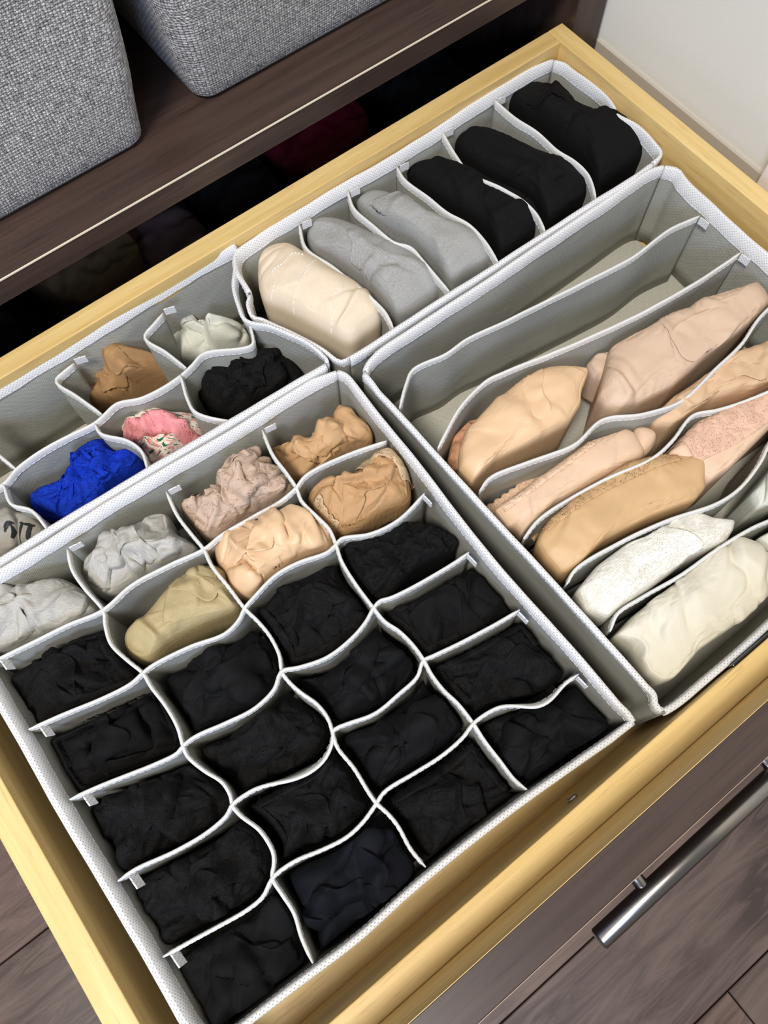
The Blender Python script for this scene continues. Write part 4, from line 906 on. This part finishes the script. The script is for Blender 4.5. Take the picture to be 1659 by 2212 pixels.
blk = {
 (1, 0): ('black lace piece in the second row from the back, against the left wall', 'black_lace', -24, -38, 0.005, 0.013, [(40, -5, 4), (130, 8, 4)], 0),
 (2, 0): ('smooth black piece rolled into a swirl, against the left wall of the cell organizer', 'black', -20, -36, 0.003, 0.02, [], 0.010),
 (2, 1): ('folded black piece just in front of the khaki one', 'black_b', -22, -38, 0.0045, 0.016, [(100, 0, 5), (60, 10, 3)], 0),
 (2, 2): ('black lace-edged piece just in front of the shiny peach one', 'black_lace', -16, -34, 0.005, 0.013, [(110, 6, 6), (70, -8, 4)], 0),
 (3, 0): ('crumpled black lace piece at the left wall, third from the front', 'black_lace', -26, -40, 0.006, 0.015, [(20, 0, 5), (150, -8, 4)], 0),
 (3, 1): ('black lace piece just behind the folded-over divider edge', 'black_lace', -24, -38, 0.005, 0.013, [(60, 4, 4)], 0),
 (3, 2): ('smooth black piece in the middle of the cell organizer with soft wide folds', 'black_b', -20, -36, 0.004, 0.024, [(95, -6, 5)], 0),
 (3, 3): ('smooth black piece in the fourth row at the right wall of the cell organizer', 'black', -20, -36, 0.003, 0.026, [(30, 14, 4)], 0),
 (4, 0): ('large black lace piece at the left wall, second from the front', 'black_lace', -18, -36, 0.005, 0.018, [(20, 6, 6)], 0),
 (4, 1): ('black lace piece just in front of the folded-over divider edge', 'black_lace', -22, -38, 0.006, 0.014, [(130, 0, 5), (50, 8, 4)], 0),
 (4, 2): ('smooth black piece with one big fold, in the second row from the front', 'black_b', -16, -34, 0.004, 0.026, [(60, -4, 8), (120, 6, 4)], 0),
 (4, 3): ('black mesh piece second from the front at the right wall of the cell organizer', 'black_lace', -22, -38, 0.006, 0.016, [(80, 2, 6)], 0),
 (5, 0): ('large smooth black piece in the front left corner cell', 'black', -16, -34, 0.003, 0.034, [(40, -6, 5)], 0),
 (5, 1): ('smooth blue-black piece in the front row, next to the front left corner one', 'navy', -18, -36, 0.004, 0.028, [(60, -10, 7), (110, 6, 4)], 0),
 (5, 2): ('black piece with a crumpled lace waistband in the front row of the cell organizer', 'black_lace', -20, -36, 0.006, 0.014, [(70, -4, 6), (140, 6, 4)], 0),
 (5, 3): ('smooth black piece in the front right corner cell', 'black_b', -20, -36, 0.004, 0.03, [(60, 0, 5), (20, 12, 3)], 0),
}
for (r, c), (lab, mt, zt, zm, amp, wl, lay, sw) in blk.items():
    sd = r * 7 + c * 3 + 1
    gb = garment('underwear', lab, cell(r, c, 4.5), (zt - 7) / 1000, (zm - 12) / 1000, mt, group=GB, amp=amp, wl=wl, layers=lay, swirl=sw, seed=sd,
            grow=(1.08, 1.08) if 'lace' in mt else (1.02, 1.02), iters=80, step=0.0016, lumps=0.009, flat=0.86, box=0.9,
            folds=[(6, sd * 37, 60, 16, 4, 6), (8, 0, 90, 9, 2, 2.5)] if 'lace' in mt else [(6, sd * 37, 35, 22, 4.5, 6), (3, sd * 20, 60, 12, 3, 3)])
    flaps(gb, lab, cell(r, c, 5), 3 if 'lace' in mt else 2, mt, sd + 50, 24, 2.6)
    if (r, c) in ((2, 2), (5, 2), (4, 1), (1, 0), (3, 3), (4, 3)):
        P = np.array(cell(r, c, 9)); k = len(P); st = int(sd) % k
        path = [tuple(P[(st + i) % k]) for i in range(int(k * 0.55))]
        trim(gb, lab, path, 0.008, 'black_lace', 0.0022, 'lace_trim', 6, 0.25)

lab = 'crumpled black lace piece at the right wall, just in front of the light brown one'
gb = garment('underwear', lab, GAR_XY['blk23'], -0.024, -0.036, 'black_lace', group=GB, amp=0.006, wl=0.013, layers=[(60, 0, 5), (120, -8, 4)], seed=5, grow=(1.2, 1.2), lumps=0.007)
trim(gb, lab, [(110, 196), (118, 186), (128, 184), (138, 190)], 0.008, 'black_lace', 0.003, 'lace_trim', 6, 0.25)

GO = {}; GL = {}
def G(key, label, zt, zm, mt, **kw):
    GL[key] = label
    GO[key] = garment(kw.pop('name', 'underwear'), label, GAR_XY[key], zt / 1000, zm / 1000, mt, **kw)
    return GO[key]
GN = 'light underwear in the back rows of the cell organizer'
lab = 'heather grey piece at the left end of the back row of the cell organizer'
G('heather_a', lab, -24, -42, 'heather', group=GN, amp=0.003, wl=0.03, layers=[(15, 14, 7), (100, -30, 4)], folds=[(7, 60, 30, 16, 4, 5), (8, 20, 60, 10, 2.5, 3)], seed=11, grow=(1.06, 1.05), lumps=0.005)
gb = G('heather_b', 'ribbed light grey piece with a raised strap, second in the back row', -27, -46, 'heather', group=GN, amp=0.003, wl=0.03, layers=[(10, -4, 12), (80, -8, 5)], folds=[(6, 60, 40, 16, 4, 6), (6, 0, 60, 10, 2.5, 2.5)], seed=12, grow=(1.05, 1.04), lumps=0.007)
garment('strap', '', GAR_XY['heather_s'], -0.018, -0.030, 'heather', parent=GO['heather_b'], amp=0.002, wl=0.02, folds=[(5, 90, 20, 12, 2, 2.4)], grow=(1.02, 1.02), lumps=0.002, seed=72, zfloor=-0.055)
lab = 'crumpled taupe lace piece in the back row'
gb = G('taupe', lab, -24, -46, 'taupe_lace', group=GN, amp=0.004, wl=0.016, layers=[(30, -2, 12), (130, 8, 5)], folds=[(9, 50, 60, 14, 3.5, 6), (14, 0, 90, 8, 1.8, 2.5)], seed=13, grow=(1.12, 1.12), step=0.0013, lumps=0.008)
gb = G('tan_a', 'tan piece with a pointed corner standing up in the back right cell', -40, -58, 'tan', group=GN, amp=0.003, wl=0.03, layers=[(35, 4, 14), (110, -12, 6)], folds=[(7, 110, 40, 22, 4, 7), (4, 10, 40, 14, 2.5, 3)], seed=14, grow=(1.03, 1.03), lumps=0.008)
garment('corner_flap', '', GAR_XY['tan_c'], -0.030, -0.044, 'tan', parent=GO['tan_a'], amp=0.002, wl=0.02, folds=[(4, 30, 20, 16, 2, 4)], grow=(1.02, 1.02), lumps=0.003, seed=73, zfloor=-0.07)
lab = 'smooth khaki piece rolled with gathered ends'
G('khaki', lab, -16, -42, 'khaki', group=GN, amp=0.0025, wl=0.03, layers=[(10, 24, 5), (185, 24, 4)], folds=[(4, 60, 25, 12, 2.8, 4), (5, -20, 40, 7, 1.8, 2.4)], seed=15, grow=(1.03, 1.02), lumps=0.002)
garment('gathered_end', '', GAR_XY['khaki_e'], -0.022, -0.034, 'khaki', parent=GO['khaki'], amp=0.002, wl=0.02, folds=[(6, 90, 20, 10, 1.6, 2.4)], grow=(1.02, 1.02), lumps=0.001, seed=71, zfloor=-0.06)
G('peach_a', 'shiny peach piece with deep slanting folds beside the khaki one', -12, -38, 'peach', group=GN, amp=0.0025, wl=0.03, layers=[(15, -20, 6)], dents=[(-22, -8, 4, 6)], folds=[(9, 110, 22, 20, 3.2, 6), (4, 70, 30, 12, 2.5, 3.5)], seed=16, grow=(1.02, 1.02), lumps=0.002)
lab = 'light brown piece with a beige lace edge, at the right wall near the back'
gb = G('brown', lab, -20, -44, 'brown', group=GN, amp=0.0025, wl=0.012, layers=[(75, 6, 8)], folds=[(5, 40, 40, 16, 3, 4.5), (6, 80, 30, 10, 2, 1.6)], seed=17, grow=(1.05, 1.04), lumps=0.005)
trim(gb, lab, TRIM['brownl'], 0.007, 'brown_lace', 0.0015, 'lace_trim', 6, 0.3)
trim(gb, lab, TRIM['brownl2'], 0.016, 'brown_lace', 0.004, 'lace_trim', 9, 0.3)

for k_, m_, n_, sd_, sz_ in (('heather_a', 'heather', 2, 3, 24), ('heather_b', 'heather', 3, 4, 20), ('taupe', 'taupe_lace', 5, 5, 17), ('tan_a', 'tan', 3, 6, 22), ('khaki', 'khaki', 1, 7, 20), ('peach_a', 'peach', 2, 8, 24), ('brown', 'brown', 3, 9, 20)):
    flaps(GO[k_], GL[k_], GAR_XY[k_], n_, m_, sd_, sz_, 3.0)

# eight-cell organiser
GS = 'underwear in the zigzag organizer'
G('white7', 'white cloth piece low in the back right cell of the zigzag organizer', -66, -88, 'white_cloth', group=GS, amp=0.0025, wl=0.03, layers=[(10, 4, 14), (90, 5, 6)], folds=[(6, 80, 60, 14, 3.5, 6)], seed=21, grow=(1.03, 1.02), lumps=0.007)
G('tan7', 'brown-tan folded cloth piece with a raised corner, in the zigzag organizer', -54, -78, 'tan_dark', group=GS, amp=0.0025, wl=0.03, layers=[(20, -6, 14), (70, 4, 9)], folds=[(6, 110, 30, 22, 3.5, 6)], seed=22, grow=(1.03, 1.02), lumps=0.007)
lab = 'black lace bundle rolled at one end, in the front right cell of the zigzag organizer'
gb = G('black7', lab, -42, -62, 'black_lace', group=GS, amp=0.004, wl=0.016, layers=[(10, -6, 9), (120, -6, 5)], folds=[(6, 60, 60, 14, 3.5, 6), (8, 0, 90, 8, 1.8, 2.5)], seed=23, grow=(1.1, 1.1), lumps=0.006)
lab = 'pink lace and green-floral print piece with an opening, beside the blue one'
gb = G('pink7', lab, -38, -56, 'floral', group=GS, amp=0.003, wl=0.03, layers=[(80, -4, 6)], folds=[(5, 40, 50, 14, 3.5, 4)], dents=[(0, -6, 9, 12)], seed=24, grow=(1.05, 1.05), lumps=0.005)
trim(gb, lab, TRIM['pinkruf'], 0.011, 'pink_lace', 0.003, 'lace_trim', 8, 0.25)
G('blue7', 'bright royal blue lace piece', -32, -56, 'blue_lace', group=GS, amp=0.004, wl=0.016, layers=[(10, 2, 9), (70, 8, 4), (150, -20, 5)], folds=[(8, 30, 60, 15, 4, 6), (12, 0, 90, 8, 1.8, 2.5)], seed=25, grow=(1.1, 1.1), lumps=0.007)
lab = 'grey jersey piece with black brush lettering, at the left end of the zigzag organizer'
gb = G('grey7', lab, -34, -48, 'grey_tee', group=GS, amp=0.002, wl=0.03, layers=[(100, 0, 3)], folds=[(4, 60, 30, 18, 3, 3)], seed=26, grow=(1.01, 1.01), lumps=0.002, flat=0.86)
def stroke(parent, key, pts, widths, mat='ink', name='lettering'):
    C = densify(pts, False, 0.0006); N = normals2(C, False); n = len(C); V = []
    wd_ = np.interp(np.linspace(0, 1, n), np.linspace(0, 1, len(widths)), widths) / 1000
    z = np.array([drape(key, c[0], c[1], 0.0004) for c in C])
    for i in range(n):
        for f in (-1, -0.33, 0.33, 1):
            p = C[i] + N[i] * wd_[i] / 2 * f; V.append((p[0], p[1], drape(key, p[0], p[1], 0.0004)))
    F = [(i * 4 + k, i * 4 + k + 1, i * 4 + 5 + k, i * 4 + 4 + k) for i in range(n - 1) for k in range(3)]
    return mesh_obj(name, V, F, M[mat], parent, True)
for k, w_ in (('ink1', [1.0, 3.2, 2.6, 1.4]), ('ink1b', [1.2, 2.4, 1.8]), ('ink2', [1.0, 2.4, 1.2, 0.5, 0.4]), ('ink3', [1.4, 2.0, 1.6]), ('ink4', [2.0, 3.0, 3.2, 2.0, 0.6, 0.4])): stroke(gb, lab, TRIM[k], w_)

for k_, m_, n_, sd_, sz_ in (('white7', 'white_cloth', 3, 13, 17), ('tan7', 'tan_dark', 3, 14, 20), ('black7', 'black_lace', 4, 15, 20), ('blue7', 'blue_lace', 5, 16, 20)):
    flaps(GO[k_], GL[k_], GAR_XY[k_], n_, m_, sd_, sz_, 3.0)

# six-cell organiser
GT = 'folded clothes in the narrow back organizer'
lab = 'cream padded cotton roll with scalloped stitching, leftmost in the back organizer'
gb = G('cream8', lab, -6, -36, 'cream', group=GT, amp=0.0015, wl=0.03, seed=31, grow=(1.01, 1.01), lumps=0.0015, flat=0.82, folds=[(3, 60, 30, 18, 3, 1.6)], layers=[(5, 36, 4)], dents=[])
for k in ('creamst1', 'creamst2', 'creamst3'): stitch_line(gb, lab, TRIM[k], 'stitching')
KT = dict(sm=1, group=GT, amp=0.0018, wl=0.03, grow=(1.015, 1.015), lumps=0.002, flat=0.86, step=0.0018, box=0.85)
G('grey8a', 'light heather grey folded piece next to the cream roll', -14, -38, 'heather_dark', seed=32, layers=[(95, 0, 3)], folds=[(4, 75, 30, 22, 4, 2.5)], **KT)
G('grey8b', 'heather grey folded piece between the other grey one and the black ones', -12, -36, 'heather_dark', seed=33, layers=[(10, -34, 5)], folds=[(3, 75, 30, 22, 4, 2.5)], **KT)
G('black8a', 'black folded piece next to the grey ones in the back organizer', -16, -38, 'black', seed=34, layers=[(60, -20, 4)], folds=[(4, 60, 40, 24, 4, 3)], **KT)
G('black8b', 'black folded piece, middle of the three black ones in the back organizer', -16, -38, 'black', seed=35, layers=[(90, 3, 4)], folds=[(4, 60, 40, 24, 4, 3)], **KT)
G('black8c', 'large black folded piece in the right end cell of the back organizer', -12, -38, 'black', seed=36, layers=[(5, -42, 9)], folds=[(5, 60, 40, 24, 4, 3)], **KT)

# seven-slot organiser
GQ = 'beige and white underwear in the long slots'
KW = dict(sm=1, sharp=True, step=0.0016, iters=70, flat=0.91, group=GQ, amp=0.002, wl=0.05, lumps=0.0025, box=0.62, grow=(1.01, 1.01))
G('dusty', 'large dusty pink smooth folded piece in the third slot from the back', -20, -39, 'dusty', seed=41, layers=[(170, 62, 8), (8, 40, 3)], folds=[(6, 70, 30, 26, 5, 2.5), (3, 20, 20, 20, 3, 2)], **KW)
garment('tucked_end', '', GAR_XY['dusty_e'], -0.040, -0.052, 'dusty', parent=GO['dusty'], amp=0.002, wl=0.02, folds=[(4, 90, 20, 12, 2, 2.4)], grow=(1.02, 1.02), lumps=0.001, seed=75, zfloor=-0.085)
lab = 'peach satin folded pouch with a shine, left in the third slot from the back'
gb = G('satin', lab, -20, -39, 'peach', seed=42, folds=[(3, 60, 35, 26, 6, 2.5), (3, 120, 20, 12, 2.5, 2.5)], **KW)
K2 = dict(KW); K2.update(amp=0.004, wl=0.015, grow=(1.1, 1.1))
G('satinlace', 'narrow rust-coloured lace piece tucked behind the peach satin pouch', -44, -60, 'rust_lace', seed=43, **K2)
G('beige', 'long beige smooth piece in the fourth slot at the right edge', -24, -43, 'beige', seed=44, layers=[(5, -62, 8)], folds=[(5, 20, 25, 30, 4, 4)], **KW)
lab = 'narrow pale peach piece with a lace edge, left in the fourth slot from the back'
gb = G('peachlace', lab, -24, -43, 'blush', seed=45, folds=[(3, 70, 30, 20, 5, 2)], **KW)
trim(gb, lab, TRIM['peachlace'], 0.018, 'blush_lace', 0.0006, 'lace_trim', 10, 0.12)
garment('curled_end', '', GAR_XY['peach_e'], -0.030, -0.042, 'blush', parent=GO['peachlace'], amp=0.002, wl=0.02, dents=[], grow=(1.02, 1.02), lumps=0.001, seed=74, zfloor=-0.07)
lab = 'pink-beige lace piece in the fifth slot at the right edge, with a small bow'
gb = G('pinklace', lab, -18, -37, 'blush', seed=46, folds=[(3, 30, 30, 30, 5, 2)], **KW)
trim(gb, lab, TRIM['pinklace'], 0.026, 'rose_lace', 0.0006, 'lace_trim', 14, 0.10)
PB = gb
lab = 'tan satin piece with a darker lace band, left in the fifth slot from the back'
gb = G('tanlace', lab, -16, -35, 'tan_satin', seed=47, folds=[(4, 80, 25, 22, 6, 2)], **KW)
trim(gb, lab, TRIM['tanlace'], 0.013, 'tan_lace', 0.0006, 'lace_trim', 9, 0.1)
stitch_line(gb, lab, TRIM['tanlace'], 'picot_edge', 'thread_tan', 0.0018, 0.0004, 0.0006)
G('whitelace', 'white floral lace folded piece in the sixth slot', -18, -37, 'white_lace', seed=48, folds=[(5, 50, 40, 24, 4, 2.2)], **KW)
G('whiteb', 'white smooth piece with a curled end in the sixth slot at the right edge', -20, -39, 'white_cloth', seed=49, layers=[(0, -45, 9)], folds=[(5, 60, 40, 20, 4, 4)], **KW)
G('creamf', 'large ivory smooth folded piece in the front slot', -16, -35, 'ivory', seed=50, folds=[(7, 70, 30, 26, 4.5, 5), (5, 50, 30, 16, 2.5, 3.5)], dents=[(-62, 4, 6, 7)], **KW)
G('whitef', 'white piece at the right end of the front slot', -28, -44, 'white_cloth', seed=51, folds=[(4, 70, 35, 20, 4, 3)], **KW)

for k_, m_, n_, sd_, sz_, lf_ in (('dusty', 'dusty', 2, 31, 34, 1.8), ('beige', 'beige', 2, 32, 26, 2.0), ('satin', 'peach', 1, 33, 26, 1.6), ('whiteb', 'white_cloth', 2, 35, 24, 2.4), ('whitelace', 'white_lace', 1, 36, 26, 1.5), ('grey8a', 'heather_dark', 1, 37, 24, 1.5), ('grey8b', 'heather_dark', 1, 38, 24, 1.5), ('black8a', 'black', 1, 39, 26, 2), ('black8b', 'black', 1, 40, 26, 2), ('black8c', 'black', 2, 41, 28, 2.2)):
    flaps(GO[k_], GL[k_], GAR_XY[k_], n_, m_, sd_, sz_, lf_)

# bow on the pink-beige lace piece
def bow(parent, x, y, z, ang):
    V = []; F = []
    for sgn in (-1, 1):
        b0 = len(V)
        for i in range(13):
            f = i / 12 * math.pi * 2
            for t_ in (-1, 0, 1):
                lx = sgn * (0.0012 + 0.0065 * (1 - math.cos(f)) / 2 * 2); lz = 0.0022 * math.sin(f); wy = t_ * (0.0012 + 0.0028 * (1 - math.cos(f)) / 2)
                V.append((x + lx * math.cos(ang) - wy * math.sin(ang), y + lx * math.sin(ang) + wy * math.cos(ang), z + 0.003 + lz))
        F += [(b0 + 3 * i + k, b0 + 3 * i + k + 1, b0 + 3 * i + k + 4, b0 + 3 * i + k + 3) for i in range(12) for k in (0, 1)]
    b0 = len(V)
    for i in range(7):
        for k in range(8):
            t_, a = math.pi * i / 6, 2 * math.pi * k / 8; V.append((x + 0.0022 * math.sin(t_) * math.cos(a), y + 0.0022 * math.sin(t_) * math.sin(a), z + 0.003 + 0.002 * math.cos(t_)))
    F += [(b0 + i * 8 + k, b0 + i * 8 + (k + 1) % 8, b0 + (i + 1) * 8 + (k + 1) % 8, b0 + (i + 1) * 8 + k) for i in range(6) for k in range(8)]
    o = mesh_obj('bow', V, F, M['cream'], parent, True, [(v[0], v[1]) for v in V])
    md = o.modifiers.new('thick', 'SOLIDIFY'); md.thickness = 0.0006

bow(PB, 0.409, 0.048, drape('pink-beige lace piece in the fifth slot at the right edge, with a small bow', 0.409, 0.048, 0.0), 0.5)
# glossy black strip: an item and painted-in shade in the front board gap
st = box('gap_strip', 0.235, 0.46, -0.0598, -0.0583, -0.1064, -0.004, M['gloss'], None, 0.0005)
tag(st, 'glossy black strip for a black item and shade in the gap before the long-slot organizer', 'strip')

# ---------------------------------------------------------------- baskets on the shelf
def basket(label, x0, x1, y0, y1, z0, h, flare, bulge, seed, lx=0.0):
    """soft woven box; corners rounded, sides slightly bulged, open top with a folded hem"""
    def ring(z, grow, r):
        X0, X1, Y0, Y1 = x0 - grow, x1 + grow, y0 - grow, y1 + grow; P = []
        for (cx, cy, a0) in ((X1 - r, Y0 + r, -90), (X1 - r, Y1 - r, 0), (X0 + r, Y1 - r, 90), (X0 + r, Y0 + r, 180)):
            for k in range(7):
                a = math.radians(a0 + k * 15); P.append((cx + r * math.cos(a), cy + r * math.sin(a)))
        Q = []
        for i in range(len(P)):
            a, b = P[i], P[(i + 1) % len(P)]; L = math.hypot(b[0] - a[0], b[1] - a[1]); k = max(1, int(L / 0.018))
            for j in range(k): Q.append((a[0] + (b[0] - a[0]) * j / k, a[1] + (b[1] - a[1]) * j / k))
        return Q
    V = []; U = []; rings = []; nz = 26
    base = ring(0, 0, 0.012); n = len(base)
    S = [0]
    for i in range(n): S.append(S[-1] + math.hypot(base[(i + 1) % n][0] - base[i][0], base[(i + 1) % n][1] - base[i][1]))
    prof = [(-0.010, 0.0), (-0.003, 0.0012), (0.0, 0.005)] + [(flare * (k / nz) + bulge * math.sin(math.pi * k / nz), 0.005 + (h - 0.005) * k / nz) for k in range(1, nz + 1)]
    inner = [(p[0] - 0.004, p[1]) for p in prof[::-1]]; inner[0] = (inner[0][0], h)
    allp = prof + [(flare - 0.002, h + 0.002)] + inner[:-3] + [(-0.004, 0.004)]
    acc = 0; prev = None
    for g_, z in allp:
        if prev: acc += math.hypot(g_ - prev[0], z - prev[1])
        prev = (g_, z)
        q = ring(z, g_, max(0.006, 0.014 + g_ * 0.5))
        if len(q) != n:   # keep the ring count constant
            q = np.array(q); s = np.r_[0, np.cumsum(np.linalg.norm(np.diff(np.vstack([q, q[:1]]), axis=0), axis=1))]; t_ = np.array(S[:-1]) / S[-1] * s[-1]
            qq = np.vstack([q, q[:1]]); q = np.c_[np.interp(t_, s, qq[:, 0]), np.interp(t_, s, qq[:, 1])]
        for i, p in enumerate(list(q) + [q[0]]):
            cx, cy = (x0 + x1) / 2, (y0 + y1) / 2
            d = np.array([p[0] - cx, p[1] - cy]); d = d / np.linalg.norm(d)
            w_ = float(perlin(p[0] / 0.09 + seed, p[1] / 0.09, z / 0.09)) * 0.010 * min(1, z / 0.05)
            V.append((p[0] + d[0] * w_, p[1] + d[1] * w_, z0 + z)); U.append((S[i] if i < n else S[n], acc))
    k = n + 1; R = len(allp)
    F = [(r * k + i, r * k + i + 1, (r + 1) * k + i + 1, (r + 1) * k + i) for r in range(R - 1) for i in range(n)]
    F.append(tuple(range(n))[::-1]); F.append(tuple((R - 1) * k + i for i in range(n)))
    o = mesh_obj('storage_basket', V, F, M['basket'], None, True, U); tag(o, label, 'basket', 'grey woven baskets on the shelf')
    return o
basket('grey woven basket on the shelf, right one, seen whole at its front corner', 0.193, 0.515, 0.482, 0.82, 0.0772, 0.26, 0.016, 0.010, 2)
basket('grey woven basket at the left end of the shelf, cut by the picture edge', -0.19, 0.145, 0.478, 0.82, 0.0772, 0.26, 0.004, 0.006, 5)

# ---------------------------------------------------------------- things lying in the dark compartment behind the drawer
GC = 'clothes in the dark compartment under the shelf'
def C_(label, x0, x1, y0, y1, zt, mt, seed, ang=0.0):
    cx, cy = (x0 + x1) / 2, (y0 + y1) / 2; P = []
    for k in range(16):
        a = 2 * math.pi * k / 16; q = lambda v: math.copysign(abs(v) ** 0.5, v)
        px, py = q(math.cos(a)) * (x1 - x0) / 2, q(math.sin(a)) * (y1 - y0) / 2
        P.append((cx + px * math.cos(ang) - py * math.sin(ang), cy + px * math.sin(ang) + py * math.cos(ang)))
    return garment('folded_garment', label, P, zt / 1000, (zt - 14) / 1000, mt, 'clothing', GC, grow=(1.08, 1.05), amp=0.004, wl=0.04, seed=seed, step=0.004, iters=50, zfloor=-0.1415, flat=0.86)
C_('olive brown folded garment in the dark gap, left of the mauve one', 20, 110, 500, 640, -45, 'umber', 61, 0.2)
C_('mauve folded garment seen in the dark gap behind the back rail', 112, 180, 470, 600, -70, 'mauve', 62, 0.0)
C_('black folded garment in the dark gap, between the mauve and the dark red ones', 186, 255, 480, 640, -40, 'black', 63, 0.0)
C_('dark red folded garment in the dark gap under the shelf', 262, 372, 500, 640, -50, 'maroon', 64, 0.15)
C_('plum folded garment in front of the dark red one', 290, 395, 456, 492, -85, 'plum', 65, 0.0)
C_('dark slate striped garment at the right end of the dark gap', 410, 500, 480, 620, -70, 'slate', 66, 0.0)
C_('black folded garment at the left end of the dark gap', -150, -10, 470, 640, -60, 'black_b', 67, 0.0)
